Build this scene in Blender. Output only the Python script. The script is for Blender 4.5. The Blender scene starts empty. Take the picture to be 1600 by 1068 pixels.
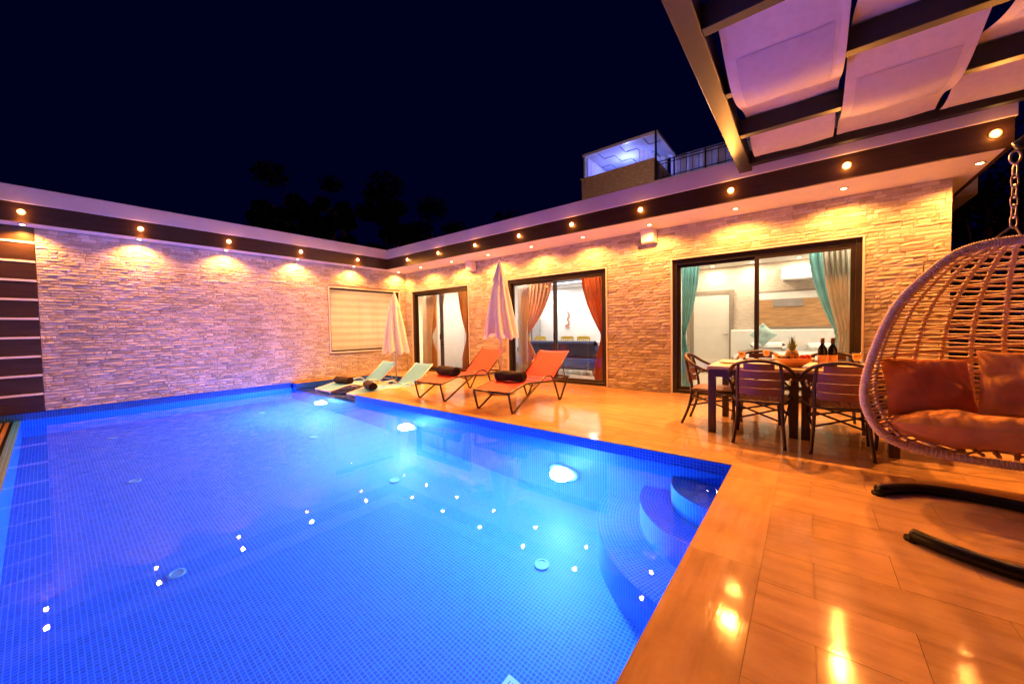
import bpy, math, random
import numpy as np
from mathutils import Vector, Matrix

random.seed(7)
RNG = np.random.default_rng(7)
SC = bpy.context.scene
COL = SC.collection
PI = math.pi

# ------------------------------------------------------------------ camera, world, exposure
cam_d = bpy.data.cameras.new("camera")
cam = bpy.data.objects.new("camera", cam_d)
COL.objects.link(cam)
SC.camera = cam
cam_d.sensor_width = 36.0
cam_d.lens = 13.0485
cam_d.clip_start = 0.05
cam_d.clip_end = 3000.0


def cam_axes(yaw, pitch, roll):
    f = Vector((-math.sin(yaw), math.cos(yaw), 0)); r = Vector((math.cos(yaw), math.sin(yaw), 0)); u = Vector((0, 0, 1))
    f2 = f * math.cos(pitch) + u * math.sin(pitch); u2 = u * math.cos(pitch) - f * math.sin(pitch)
    r3 = r * math.cos(roll) + u2 * math.sin(roll); u3 = u2 * math.cos(roll) - r * math.sin(roll)
    return r3, u3, f2


_r, _u, _f = cam_axes(math.radians(38.508), math.radians(-1.982), math.radians(-1.003))
cam.matrix_world = Matrix(((_r.x, _u.x, -_f.x, 9.741), (_r.y, _u.y, -_f.y, -6.985), (_r.z, _u.z, -_f.z, 1.2), (0, 0, 0, 1)))

W = bpy.data.worlds.new("World")
SC.world = W
W.use_nodes = True
W.node_tree.nodes["Background"].inputs[0].default_value = (0.00025, 0.0004, 0.0112, 1)
W.node_tree.nodes["Background"].inputs[1].default_value = 1.0

vs = SC.view_settings
vs.view_transform = 'Standard'
vs.look = 'None'
vs.exposure = 0.0
vs.gamma = 1.0
vs.use_curve_mapping = False
SC.render.engine = 'CYCLES'
cy = SC.cycles
cy.use_denoising = True
cy.max_bounces = 10
cy.diffuse_bounces = 4
cy.glossy_bounces = 4
cy.transmission_bounces = 8
cy.transparent_max_bounces = 12
cy.caustics_refractive = True
cy.caustics_reflective = False
cy.blur_glossy = 0.5
cy.sample_clamp_indirect = 6.0

WARM = (1.0, 0.335, 0.06)
SOFFIT_W = 132.0      # watts of a soffit lamp
BAND_W = 450.0        # watts of a fascia lamp
WALL_W = 118.0
POOL_W = 860.0
BLUE = (0.085, 0.40, 1.0)

# ------------------------------------------------------------------ node helpers and materials


def nt(m):
    return m.node_tree.nodes, m.node_tree.links


def base_mat(name):
    m = bpy.data.materials.new(name)
    m.use_nodes = True
    return m, m.node_tree.nodes["Principled BSDF"]


def pm(name, c, rough=0.5, metal=0.0, var=0.12, vscale=6.0, bump=0.0, bscale=60.0, stretch=None, coat=0.0, trans=0.0, rand=0.0):
    """principled material with noise colour variation and optional bump"""
    m, b = base_mat(name)
    N, L = nt(m)
    b.inputs["Roughness"].default_value = rough
    b.inputs["Metallic"].default_value = metal
    if coat:
        b.inputs["Coat Weight"].default_value = coat
        b.inputs["Coat Roughness"].default_value = 0.15
    tc = N.new("ShaderNodeNewGeometry")
    vec = tc.outputs["Position"]
    if stretch:
        mp = N.new("ShaderNodeMapping")
        mp.inputs["Scale"].default_value = stretch
        L.new(vec, mp.inputs[0]); vec = mp.outputs[0]
    n = N.new("ShaderNodeTexNoise"); n.inputs["Scale"].default_value = vscale; n.inputs["Detail"].default_value = 5
    L.new(vec, n.inputs["Vector"])
    r = N.new("ShaderNodeValToRGB")
    r.color_ramp.elements[0].position = 0.3; r.color_ramp.elements[1].position = 0.7
    r.color_ramp.elements[0].color = tuple(x * (1 - var) for x in c) + (1,)
    r.color_ramp.elements[1].color = tuple(min(1, x * (1 + var)) for x in c) + (1,)
    L.new(n.outputs[0], r.inputs[0])
    out = r.outputs[0]
    if rand:
        oi = N.new("ShaderNodeObjectInfo")
        mr = N.new("ShaderNodeMapRange"); mr.inputs[3].default_value = 1 - rand; mr.inputs[4].default_value = 1 + rand
        L.new(oi.outputs["Random"], mr.inputs[0])
        hs = N.new("ShaderNodeHueSaturation"); L.new(mr.outputs[0], hs.inputs["Value"]); L.new(out, hs.inputs["Color"])
        out = hs.outputs[0]
    L.new(out, b.inputs["Base Color"])
    if bump:
        n2 = N.new("ShaderNodeTexNoise"); n2.inputs["Scale"].default_value = bscale; n2.inputs["Detail"].default_value = 4
        L.new(vec, n2.inputs["Vector"])
        bp = N.new("ShaderNodeBump"); bp.inputs["Strength"].default_value = bump; bp.inputs["Distance"].default_value = 0.01
        L.new(n2.outputs[0], bp.inputs["Height"]); L.new(bp.outputs[0], b.inputs["Normal"])
    if trans:
        b.inputs["Base Color"]
        tr = N.new("ShaderNodeBsdfTranslucent"); L.new(out, tr.inputs[0])
        mx = N.new("ShaderNodeMixShader"); mx.inputs[0].default_value = trans
        o = N["Material Output"]
        L.new(b.outputs[0], mx.inputs[1]); L.new(tr.outputs[0], mx.inputs[2]); L.new(mx.outputs[0], o.inputs[0])
    return m


def emit(name, c, s):
    m = bpy.data.materials.new(name); m.use_nodes = True
    N, L = nt(m); N.clear()
    o = N.new("ShaderNodeOutputMaterial"); e = N.new("ShaderNodeEmission")
    e.inputs[0].default_value = c + (1,); e.inputs[1].default_value = s
    L.new(e.outputs[0], o.inputs[0])
    return m


def pane_mat(name, tint=(0.95, 0.97, 0.98)):
    m = bpy.data.materials.new(name); m.use_nodes = True
    N, L = nt(m); N.clear()
    o = N.new("ShaderNodeOutputMaterial")
    t = N.new("ShaderNodeBsdfTransparent"); t.inputs[0].default_value = tint + (1,)
    g = N.new("ShaderNodeBsdfGlossy"); g.inputs["Roughness"].default_value = 0.01
    lw = N.new("ShaderNodeLayerWeight"); lw.inputs[0].default_value = 0.5
    pw = N.new("ShaderNodeMath"); pw.operation = 'POWER'; pw.inputs[1].default_value = 5.0
    f = N.new("ShaderNodeMath"); f.operation = 'MULTIPLY_ADD'; f.inputs[1].default_value = 0.96; f.inputs[2].default_value = 0.04
    L.new(lw.outputs["Facing"], pw.inputs[0]); L.new(pw.outputs[0], f.inputs[0])
    mx = N.new("ShaderNodeMixShader")
    L.new(f.outputs[0], mx.inputs[0]); L.new(t.outputs[0], mx.inputs[1]); L.new(g.outputs[0], mx.inputs[2]); L.new(mx.outputs[0], o.inputs[0])
    return m


def water_mat():
    m = bpy.data.materials.new("pool_water"); m.use_nodes = True
    N, L = nt(m); N.clear()
    o = N.new("ShaderNodeOutputMaterial")
    g = N.new("ShaderNodeBsdfRefraction"); g.inputs["IOR"].default_value = 1.333; g.inputs["Roughness"].default_value = 0.0
    gl_ = N.new("ShaderNodeBsdfGlossy"); gl_.inputs["Roughness"].default_value = 0.0
    fr_ = N.new("ShaderNodeFresnel"); fr_.inputs[0].default_value = 1.333
    fm = N.new("ShaderNodeMath"); fm.operation = 'MULTIPLY'; fm.inputs[1].default_value = 0.62
    wmx = N.new("ShaderNodeMixShader")
    L.new(fr_.outputs[0], fm.inputs[0]); L.new(fm.outputs[0], wmx.inputs[0]); L.new(g.outputs[0], wmx.inputs[1]); L.new(gl_.outputs[0], wmx.inputs[2])
    geo = N.new("ShaderNodeNewGeometry")
    n = N.new("ShaderNodeTexNoise"); n.inputs["Scale"].default_value = 5.0; n.inputs["Detail"].default_value = 2
    L.new(geo.outputs["Position"], n.inputs["Vector"])
    bp = N.new("ShaderNodeBump"); bp.inputs["Strength"].default_value = 0.012; bp.inputs["Distance"].default_value = 0.02
    L.new(n.outputs[0], bp.inputs["Height"]); L.new(bp.outputs[0], g.inputs["Normal"]); L.new(bp.outputs[0], gl_.inputs["Normal"]); L.new(bp.outputs[0], fr_.inputs["Normal"])
    L.new(wmx.outputs[0], o.inputs[0])
    vsc = N.new('ShaderNodeVolumeScatter'); vsc.inputs['Color'].default_value = (0.6, 0.8, 1.0, 1); vsc.inputs['Density'].default_value = 0.06; vsc.inputs['Anisotropy'].default_value = 0.55
    L.new(vsc.outputs[0], o.inputs['Volume'])
    return m


def mosaic_mat():
    m, b = base_mat("blue_mosaic")
    N, L = nt(m)
    uv = N.new("ShaderNodeUVMap")
    br = N.new("ShaderNodeTexBrick")
    br.offset = 0.0; br.squash = 1.0
    br.inputs["Scale"].default_value = 1.0
    br.inputs["Brick Width"].default_value = 0.029
    br.inputs["Row Height"].default_value = 0.029
    br.inputs["Mortar Size"].default_value = 0.003
    br.inputs["Mortar Smooth"].default_value = 0.1
    br.inputs["Bias"].default_value = 0.0
    br.inputs["Color1"].default_value = (0.003, 0.042, 0.46, 1)
    br.inputs["Color2"].default_value = (0.008, 0.088, 0.68, 1)
    br.inputs["Mortar"].default_value = (0.05, 0.30, 0.86, 1)
    L.new(uv.outputs[0], br.inputs["Vector"])
    L.new(br.outputs["Color"], b.inputs["Base Color"])
    b.inputs["Roughness"].default_value = 0.42
    bp = N.new("ShaderNodeBump"); bp.inputs["Strength"].default_value = 0.4; bp.inputs["Distance"].default_value = 0.002; bp.invert = True
    L.new(br.outputs["Fac"], bp.inputs["Height"]); L.new(bp.outputs[0], b.inputs["Normal"])
    return m


def stone_mat(name, dark, mid, light):
    m, b = base_mat(name)
    N, L = nt(m)
    geo = N.new("ShaderNodeNewGeometry")
    oi = N.new("ShaderNodeObjectInfo")
    at = N.new("ShaderNodeAttribute"); at.attribute_name = "rnd"
    ad = N.new("ShaderNodeMath"); ad.operation = 'ADD'
    L.new(oi.outputs["Random"], ad.inputs[0]); L.new(at.outputs["Fac"], ad.inputs[1])
    fr = N.new("ShaderNodeMath"); fr.operation = 'FRACT'; L.new(ad.outputs[0], fr.inputs[0])
    n = N.new("ShaderNodeTexNoise"); n.inputs["Scale"].default_value = 28; n.inputs["Detail"].default_value = 6; n.inputs["Roughness"].default_value = 0.65
    L.new(geo.outputs["Position"], n.inputs["Vector"])
    mx = N.new("ShaderNodeMath"); mx.operation = 'MULTIPLY_ADD'; mx.inputs[1].default_value = 0.55
    L.new(n.outputs[0], mx.inputs[0])
    m2 = N.new("ShaderNodeMath"); m2.operation = 'MULTIPLY'; m2.inputs[1].default_value = 0.55; L.new(fr.outputs[0], m2.inputs[0])
    L.new(m2.outputs[0], mx.inputs[2])
    r = N.new("ShaderNodeValToRGB")
    e = r.color_ramp.elements
    e[0].position = 0.2; e[0].color = dark + (1,)
    e[1].position = 0.85; e[1].color = light + (1,)
    k = e.new(0.5); k.color = mid + (1,)
    L.new(mx.outputs[0], r.inputs[0])
    big = N.new("ShaderNodeTexNoise"); big.inputs["Scale"].default_value = 1.3; big.inputs["Detail"].default_value = 5
    L.new(geo.outputs["Position"], big.inputs["Vector"])
    bm_ = N.new("ShaderNodeMapRange"); bm_.inputs[1].default_value = 0.3; bm_.inputs[2].default_value = 0.7; bm_.inputs[3].default_value = 0.80; bm_.inputs[4].default_value = 1.10
    L.new(big.outputs[0], bm_.inputs[0])
    hv = N.new("ShaderNodeHueSaturation"); L.new(bm_.outputs[0], hv.inputs["Value"]); L.new(r.outputs[0], hv.inputs["Color"])
    L.new(hv.outputs[0], b.inputs["Base Color"])
    b.inputs["Roughness"].default_value = 0.85
    n2 = N.new("ShaderNodeTexNoise"); n2.inputs["Scale"].default_value = 70; n2.inputs["Detail"].default_value = 6
    L.new(geo.outputs["Position"], n2.inputs["Vector"])
    bp = N.new("ShaderNodeBump"); bp.inputs["Strength"].default_value = 0.5; bp.inputs["Distance"].default_value = 0.006
    L.new(n2.outputs[0], bp.inputs["Height"]); L.new(bp.outputs[0], b.inputs["Normal"])
    return m


def travertine_mat(name, along='x', rough=0.05):
    m, b = base_mat(name)
    N, L = nt(m)
    geo = N.new("ShaderNodeNewGeometry")
    oi = N.new("ShaderNodeObjectInfo")
    off = N.new("ShaderNodeVectorMath"); off.operation = 'SCALE'; off.inputs["Scale"].default_value = 1.0
    cb = N.new("ShaderNodeCombineXYZ")
    ml = N.new("ShaderNodeMath"); ml.operation = 'MULTIPLY'; ml.inputs[1].default_value = 60.0
    L.new(oi.outputs["Random"], ml.inputs[0])
    for i in range(3):
        L.new(ml.outputs[0], cb.inputs[i])
    va = N.new("ShaderNodeVectorMath"); va.operation = 'ADD'
    L.new(geo.outputs["Position"], va.inputs[0]); L.new(cb.outputs[0], va.inputs[1])
    mp = N.new("ShaderNodeMapping")
    mp.inputs["Scale"].default_value = (1.2, 12.0, 6.0) if along == 'x' else (12.0, 1.2, 6.0)
    L.new(va.outputs[0], mp.inputs[0])
    n = N.new("ShaderNodeTexNoise"); n.inputs["Scale"].default_value = 1.0; n.inputs["Detail"].default_value = 7; n.inputs["Roughness"].default_value = 0.62; n.inputs["Distortion"].default_value = 0.15
    L.new(mp.outputs[0], n.inputs["Vector"])
    r = N.new("ShaderNodeValToRGB")
    e = r.color_ramp.elements
    e[0].position = 0.24; e[0].color = (0.40, 0.225, 0.09, 1)
    e[1].position = 0.72; e[1].color = (0.63, 0.40, 0.185, 1)
    k = e.new(0.48); k.color = (0.565, 0.345, 0.15, 1)
    L.new(n.outputs[0], r.inputs[0])
    mr = N.new("ShaderNodeMapRange"); mr.inputs[3].default_value = 0.90; mr.inputs[4].default_value = 1.06
    L.new(oi.outputs["Random"], mr.inputs[0])
    hs = N.new("ShaderNodeHueSaturation"); L.new(mr.outputs[0], hs.inputs["Value"]); L.new(r.outputs[0], hs.inputs["Color"])
    st_ = N.new("ShaderNodeTexNoise"); st_.inputs["Scale"].default_value = 1.7; st_.inputs["Detail"].default_value = 8; st_.inputs["Roughness"].default_value = 0.7
    L.new(geo.outputs["Position"], st_.inputs["Vector"])
    sm_ = N.new("ShaderNodeMapRange"); sm_.inputs[1].default_value = 0.35; sm_.inputs[2].default_value = 0.6; sm_.inputs[3].default_value = 0.80; sm_.inputs[4].default_value = 1.03
    L.new(st_.outputs[0], sm_.inputs[0])
    pt_ = N.new("ShaderNodeTexVoronoi"); pt_.inputs["Scale"].default_value = 26
    L.new(mp.outputs[0], pt_.inputs["Vector"])
    pm_ = N.new("ShaderNodeMapRange"); pm_.inputs[1].default_value = 0.04; pm_.inputs[2].default_value = 0.12; pm_.inputs[3].default_value = 0.72; pm_.inputs[4].default_value = 1.0
    L.new(pt_.outputs["Distance"], pm_.inputs[0])
    mu_ = N.new("ShaderNodeMath"); mu_.operation = 'MULTIPLY'; L.new(sm_.outputs[0], mu_.inputs[0]); L.new(pm_.outputs[0], mu_.inputs[1])
    hs2 = N.new("ShaderNodeHueSaturation"); L.new(mu_.outputs[0], hs2.inputs["Value"]); L.new(hs.outputs[0], hs2.inputs["Color"])
    L.new(hs2.outputs[0], b.inputs["Base Color"])
    n3 = N.new("ShaderNodeTexNoise"); n3.inputs["Scale"].default_value = 3.1; n3.inputs["Detail"].default_value = 9; n3.inputs["Roughness"].default_value = 0.68
    L.new(geo.outputs["Position"], n3.inputs["Vector"])
    rr = N.new("ShaderNodeMapRange"); rr.inputs[1].default_value = 0.3; rr.inputs[2].default_value = 0.7; rr.inputs[3].default_value = rough; rr.inputs[4].default_value = rough + 0.07
    L.new(n3.outputs[0], rr.inputs[0]); L.new(rr.outputs[0], b.inputs["Roughness"])
    b.inputs["Specular IOR Level"].default_value = 0.16
    bp = N.new("ShaderNodeBump"); bp.inputs["Strength"].default_value = 0.30; bp.inputs["Distance"].default_value = 0.003
    L.new(n.outputs[0], bp.inputs["Height"]); L.new(bp.outputs[0], b.inputs["Normal"])
    return m


M = dict(
    mosaic=mosaic_mat(), water=water_mat(), glass=pane_mat("window_glass"), clear=pane_mat("drinking_glass", (0.97, 0.97, 0.97)),
    stone=stone_mat("split_stone", (0.42, 0.355, 0.28), (0.58, 0.53, 0.455), (0.74, 0.71, 0.65)),
    core=pm("mortar", (0.36, 0.28, 0.20), 0.9),
    inlet=pm('inlet_plastic', (0.30, 0.45, 0.62), 0.4),
    tile=travertine_mat("travertine_tile", 'x'), coping=travertine_mat("travertine_coping", 'y', 0.05),
    grout=pm("deck_grout", (0.44, 0.28, 0.15), 0.8),
    soil=pm("dark_soil", (0.03, 0.03, 0.025), 0.95, var=0.4, vscale=0.6),
    white=pm("white_render", (0.80, 0.79, 0.78), 0.6, var=0.03, bump=0.06, bscale=160),
    brown=pm("brown_board", (0.055, 0.028, 0.016), 0.38, var=0.3, vscale=3, stretch=(1, 1, 12)),
    strip=pm("white_strip", (0.8, 0.8, 0.8), 0.4, var=0.02),
    alu=pm("bronze_aluminium", (0.045, 0.036, 0.03), 0.32, 0.4, var=0.1),
    plaster=pm("room_plaster", (0.80, 0.77, 0.72), 0.75, var=0.03),
    ceil=pm("room_ceiling", (0.82, 0.82, 0.82), 0.7, var=0.02),
    roomfloor=pm("room_floor", (0.62, 0.52, 0.40), 0.2, var=0.1),
    roof=pm("roof_membrane", (0.035, 0.028, 0.024), 0.9, var=0.2),
    blackmetal=pm("black_metal", (0.014, 0.012, 0.011), 0.35, 0.5, var=0.2),
    bronze=pm("bronze_tube", (0.07, 0.04, 0.022), 0.3, 0.7, var=0.15),
    redsling=pm("red_sling", (0.58, 0.006, 0.008), 0.6, var=0.08, bump=0.15, bscale=400),
    greensling=pm("green_sling", (0.10, 0.40, 0.92), 0.6, var=0.06, bump=0.15, bscale=400),
    whitemetal=pm("white_metal", (0.78, 0.78, 0.78), 0.35, var=0.03),
    towel=pm("brown_towel", (0.022, 0.010, 0.007), 0.95, var=0.3, bump=0.5, bscale=220),
    canopy=pm("umbrella_cloth", (0.88, 0.89, 0.90), 0.85, var=0.05, bump=0.15, bscale=90, trans=0.25),
    concrete=pm("concrete_weight", (0.45, 0.42, 0.40), 0.8, bump=0.2),
    rattan=pm("dark_rattan", (0.045, 0.02, 0.012), 0.42, var=0.3, vscale=40),
    slat=pm("brown_slat", (0.17, 0.065, 0.032), 0.42, var=0.25, vscale=8, stretch=(1, 12, 12)),
    seatslat=pm("teak_slat", (0.34, 0.19, 0.09), 0.45, var=0.25, vscale=8, stretch=(12, 1, 12)),
    tabletop=pm("table_top", (0.58, 0.47, 0.33), 0.3, var=0.12, vscale=5, stretch=(1, 10, 1)),
    tableleg=pm("table_frame", (0.06, 0.026, 0.014), 0.4, var=0.25, vscale=10, stretch=(8, 8, 1)),
    rope=pm("cream_rope", (0.68, 0.52, 0.33), 0.7, var=0.1, vscale=30, bump=0.25, bscale=300),
    cushion=pm("ochre_cushion", (0.68, 0.31, 0.08), 0.9, var=0.16, vscale=9, bump=0.35, bscale=26),
    cushion2=pm("rust_cushion", (0.60, 0.19, 0.045), 0.9, var=0.18, vscale=9, bump=0.35, bscale=26),
    chain=pm("galvanised_steel", (0.55, 0.5, 0.45), 0.3, 0.9, var=0.1),
    pergola=pm("pergola_steel", (0.035, 0.022, 0.014), 0.42, 0.2, var=0.2),
    rafter=pm("shaded_steel", (0.010, 0.007, 0.006), 0.5, 0.0, var=0.2),  # same steel as the edge beams, darkened to stand for shade
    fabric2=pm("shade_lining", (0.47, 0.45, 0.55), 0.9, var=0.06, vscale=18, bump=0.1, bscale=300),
    fabric=pm("shade_fabric", (0.74, 0.72, 0.74), 0.85, var=0.05, vscale=18, bump=0.1, bscale=300, trans=0.18),
    orange=pm("orange_curtain", (0.58, 0.10, 0.02), 0.8, var=0.12, bump=0.1, bscale=200, trans=0.25),
    peach=pm("peach_curtain", (0.70, 0.33, 0.15), 0.8, var=0.1, trans=0.35),
    gold=pm("gold_curtain", (0.56, 0.25, 0.055), 0.8, var=0.1, trans=0.25),
    teal=pm("teal_curtain", (0.26, 0.58, 0.58), 0.8, var=0.12, trans=0.4),
    sheer=pm("sheer_curtain", (0.82, 0.74, 0.60), 0.9, var=0.05, trans=0.5),
    velvet=pm("blue_velvet", (0.03, 0.045, 0.13), 0.6, var=0.25, vscale=3),
    woodfoot=pm("oak_foot", (0.35, 0.17, 0.07), 0.45),
    yellow=pm("yellow_paint", (0.75, 0.50, 0.03), 0.5, var=0.05),
    doorwhite=pm("white_door", (0.78, 0.74, 0.68), 0.45, var=0.03),
    doorframe=pm("taupe_frame", (0.30, 0.24, 0.19), 0.5, var=0.08),
    wood=pm("warm_wood_panel", (0.46, 0.25, 0.11), 0.45, var=0.3, vscale=4, stretch=(1, 1, 10)),
    roomstone=pm("pale_stone_wall", (0.62, 0.52, 0.42), 0.85, var=0.16, vscale=11, stretch=(1, 1, 3.5), bump=0.5, bscale=24),
    linen=pm("white_linen", (0.82, 0.82, 0.80), 0.85, var=0.03),
    tealcush=pm("pale_teal_cushion", (0.50, 0.70, 0.66), 0.9, var=0.06),
    grey=pm("grey_panel", (0.28, 0.25, 0.24), 0.5),
    plastic=pm("white_plastic", (0.82, 0.80, 0.76), 0.4, var=0.02),
    blind=pm("cream_blind", (0.84, 0.74, 0.60), 0.8, var=0.04, trans=0.5),
    blind2=pm("sheer_blind", (0.74, 0.62, 0.48), 0.8, var=0.04, trans=0.5),
    porcelain=pm("porcelain", (0.82, 0.80, 0.76), 0.2, var=0.02),
    bowl=pm("orange_bowl", (0.72, 0.34, 0.08), 0.35, var=0.08),
    pine=pm("pineapple_skin", (0.30, 0.20, 0.05), 0.7, var=0.5, vscale=60),
    pineleaf=pm("pineapple_leaf", (0.10, 0.17, 0.05), 0.6, var=0.2),
    apple=pm("red_apple", (0.40, 0.03, 0.03), 0.3, var=0.3, vscale=20),
    grape=pm("dark_grape", (0.05, 0.02, 0.045), 0.35, var=0.2),
    juice=pm("orange_juice", (0.85, 0.40, 0.03), 0.25, var=0.03),
    bottle=pm("wine_bottle_glass", (0.012, 0.008, 0.006), 0.08, var=0.1),
    label=pm("bottle_label", (0.75, 0.36, 0.09), 0.6, var=0.15, vscale=40),
    foil=pm("bottle_foil", (0.12, 0.05, 0.03), 0.35, 0.5),
    tray=pm("wooden_tray", (0.50, 0.28, 0.11), 0.45, var=0.2),
    leaf=pm("night_leaf", (0.035, 0.05, 0.02), 0.7, var=0.4, vscale=2),
    bark=pm("bark", (0.34, 0.22, 0.24), 0.9, var=0.3, vscale=10),  # pinkish light on the bare trunk is put into this bark tone
    upstone=pm("tower_stone", (0.60, 0.44, 0.31), 0.9, var=0.3, vscale=9, stretch=(1, 1, 4), bump=0.5, bscale=20),
    rail=pm("railing_steel", (0.05, 0.03, 0.03), 0.4, 0.5),
    awning=pm("white_awning", (0.82, 0.78, 0.76), 0.8, var=0.06),
    opal=pm("opal_panel", (0.75, 0.78, 0.82), 0.5, var=0.03, trans=0.3),
    grating=pm("grating_slat", (0.16, 0.08, 0.05), 0.5, var=0.25),
    lampglow=emit("warm_lamp_lens", (1.0, 0.70, 0.34), 24.0),
    poolglow=emit("pool_lamp_lens", (0.50, 0.74, 1.0), 120.0),
    coveglow=emit("cove_light", (0.95, 0.93, 1.0), 5.0),
    coveblue=emit("cove_light_cyan", (0.75, 0.95, 1.0), 3.0),
    trim=pm("lamp_trim", (0.42, 0.30, 0.18), 0.3, 0.3),
    art=pm("copper_ornament", (0.50, 0.22, 0.15), 0.5),
)

# ------------------------------------------------------------------ geometry helpers


class MB:
    def __init__(s):
        s.v = []; s.f = []; s.uv = []

    def add(s, vs_, fs, uvs=None):
        o = len(s.v)
        s.v += [tuple(x) for x in vs_]
        s.f += [tuple(i + o for i in f) for f in fs]
        if uvs:
            s.uv += uvs
        return s

    def box(s, x0, x1, y0, y1, z0, z1, c=0.0):
        if c <= 0:
            v = [(x0, y0, z0), (x1, y0, z0), (x1, y1, z0), (x0, y1, z0), (x0, y0, z1), (x1, y0, z1), (x1, y1, z1), (x0, y1, z1)]
            return s.add(v, [(3, 2, 1, 0), (4, 5, 6, 7), (0, 1, 5, 4), (1, 2, 6, 5), (2, 3, 7, 6), (3, 0, 4, 7)])
        c = min(c, (x1 - x0) * .49, (y1 - y0) * .49, (z1 - z0) * .49)
        X = (x0, x1); Y = (y0, y1); Z = (z0, z1)
        v = []; idx = {}
        for i in (0, 1):
            for j in (0, 1):
                for k in (0, 1):
                    sx = c * (1 - 2 * i); sy = c * (1 - 2 * j); sz = c * (1 - 2 * k)
                    idx[i, j, k, 'x'] = len(v); v.append((X[i], Y[j] + sy, Z[k] + sz))
                    idx[i, j, k, 'y'] = len(v); v.append((X[i] + sx, Y[j], Z[k] + sz))
                    idx[i, j, k, 'z'] = len(v); v.append((X[i] + sx, Y[j] + sy, Z[k]))
        f = []
        I = idx
        f += [(I[0, 0, 0, 'x'], I[0, 0, 1, 'x'], I[0, 1, 1, 'x'], I[0, 1, 0, 'x']), (I[1, 0, 0, 'x'], I[1, 1, 0, 'x'], I[1, 1, 1, 'x'], I[1, 0, 1, 'x'])]
        f += [(I[0, 0, 0, 'y'], I[1, 0, 0, 'y'], I[1, 0, 1, 'y'], I[0, 0, 1, 'y']), (I[0, 1, 0, 'y'], I[0, 1, 1, 'y'], I[1, 1, 1, 'y'], I[1, 1, 0, 'y'])]
        f += [(I[0, 0, 0, 'z'], I[0, 1, 0, 'z'], I[1, 1, 0, 'z'], I[1, 0, 0, 'z']), (I[0, 0, 1, 'z'], I[1, 0, 1, 'z'], I[1, 1, 1, 'z'], I[0, 1, 1, 'z'])]
        for i in (0, 1):
            for j in (0, 1):
                f.append((I[i, j, 0, 'x'], I[i, j, 1, 'x'], I[i, j, 1, 'y'], I[i, j, 0, 'y']))
                f.append((I[i, 0, j, 'x'], I[i, 1, j, 'x'], I[i, 1, j, 'z'], I[i, 0, j, 'z']))
                f.append((I[0, i, j, 'y'], I[1, i, j, 'y'], I[1, i, j, 'z'], I[0, i, j, 'z']))
                for k in (0, 1):
                    f.append((I[i, j, k, 'x'], I[i, j, k, 'y'], I[i, j, k, 'z']))
        return s.add(v, f)

    def tube(s, pts, r, seg=8, closed=False, cap=True):
        P = [Vector(p) for p in pts]
        n = len(P)
        rs = r if isinstance(r, (list, tuple)) else [r] * n
        T = []
        for i in range(n):
            a = P[(i - 1) % n] if (closed or i > 0) else P[i]
            b = P[(i + 1) % n] if (closed or i < n - 1) else P[i]
            T.append((b - a).normalized())
        up = Vector((0, 0, 1)) if abs(T[0].z) < 0.9 else Vector((1, 0, 0))
        nrm = (up - T[0] * up.dot(T[0])).normalized()
        v = []
        for i in range(n):
            nrm = (nrm - T[i] * nrm.dot(T[i])).normalized()
            bi = T[i].cross(nrm)
            for k in range(seg):
                a = 2 * PI * k / seg
                v.append(P[i] + (nrm * math.cos(a) + bi * math.sin(a)) * rs[i])
        f = []
        m = n if closed else n - 1
        for i in range(m):
            for k in range(seg):
                j = (i + 1) % n; l = (k + 1) % seg
                f.append((i * seg + k, i * seg + l, j * seg + l, j * seg + k))
        if cap and not closed:
            f.append(tuple(range(seg - 1, -1, -1))); f.append(tuple((n - 1) * seg + k for k in range(seg)))
        return s.add(v, f)

    def lathe(s, prof, seg=20, c=(0, 0, 0), ring=False):
        v = []; f = []
        for r, z in prof:
            for k in range(seg):
                a = 2 * PI * k / seg
                v.append((c[0] + r * math.cos(a), c[1] + r * math.sin(a), c[2] + z))
        for i in range(len(prof) - 1):
            for k in range(seg):
                l = (k + 1) % seg
                f.append((i * seg + k, i * seg + l, (i + 1) * seg + l, (i + 1) * seg + k))
        n_ = len(prof)
        if ring:
            f += [((n_ - 1) * seg + k, (n_ - 1) * seg + (k + 1) % seg, (k + 1) % seg, k) for k in range(seg)]
        else:
            f.append(tuple(range(seg - 1, -1, -1)))
            f.append(tuple((n_ - 1) * seg + k for k in range(seg)))
        return s.add(v, f)

    def sheet(s, fn, nu, nv, thick=0.0):
        P = [[Vector(fn(i / nu, j / nv)) for j in range(nv + 1)] for i in range(nu + 1)]
        v = [P[i][j] for i in range(nu + 1) for j in range(nv + 1)]
        f = [(i * (nv + 1) + j, (i + 1) * (nv + 1) + j, (i + 1) * (nv + 1) + j + 1, i * (nv + 1) + j + 1) for i in range(nu) for j in range(nv)]
        if thick:
            n0 = len(v)
            nn = []
            for i in range(nu + 1):
                for j in range(nv + 1):
                    a = P[min(i + 1, nu)][j] - P[max(i - 1, 0)][j]; b = P[i][min(j + 1, nv)] - P[i][max(j - 1, 0)]
                    nn.append(a.cross(b).normalized())
            v += [v[k] - nn[k] * thick for k in range(n0)]
            f += [tuple(n0 + q for q in reversed(g)) for g in f]
            idx = lambda i, j: i * (nv + 1) + j
            for i in range(nu):
                for j in (0, nv):
                    a, b = idx(i, j), idx(i + 1, j); f.append((a, b, b + n0, a + n0))
            for j in range(nv):
                for i in (0, nu):
                    a, b = idx(i, j), idx(i, j + 1); f.append((a, b, b + n0, a + n0))
        return s.add(v, f)

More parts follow.
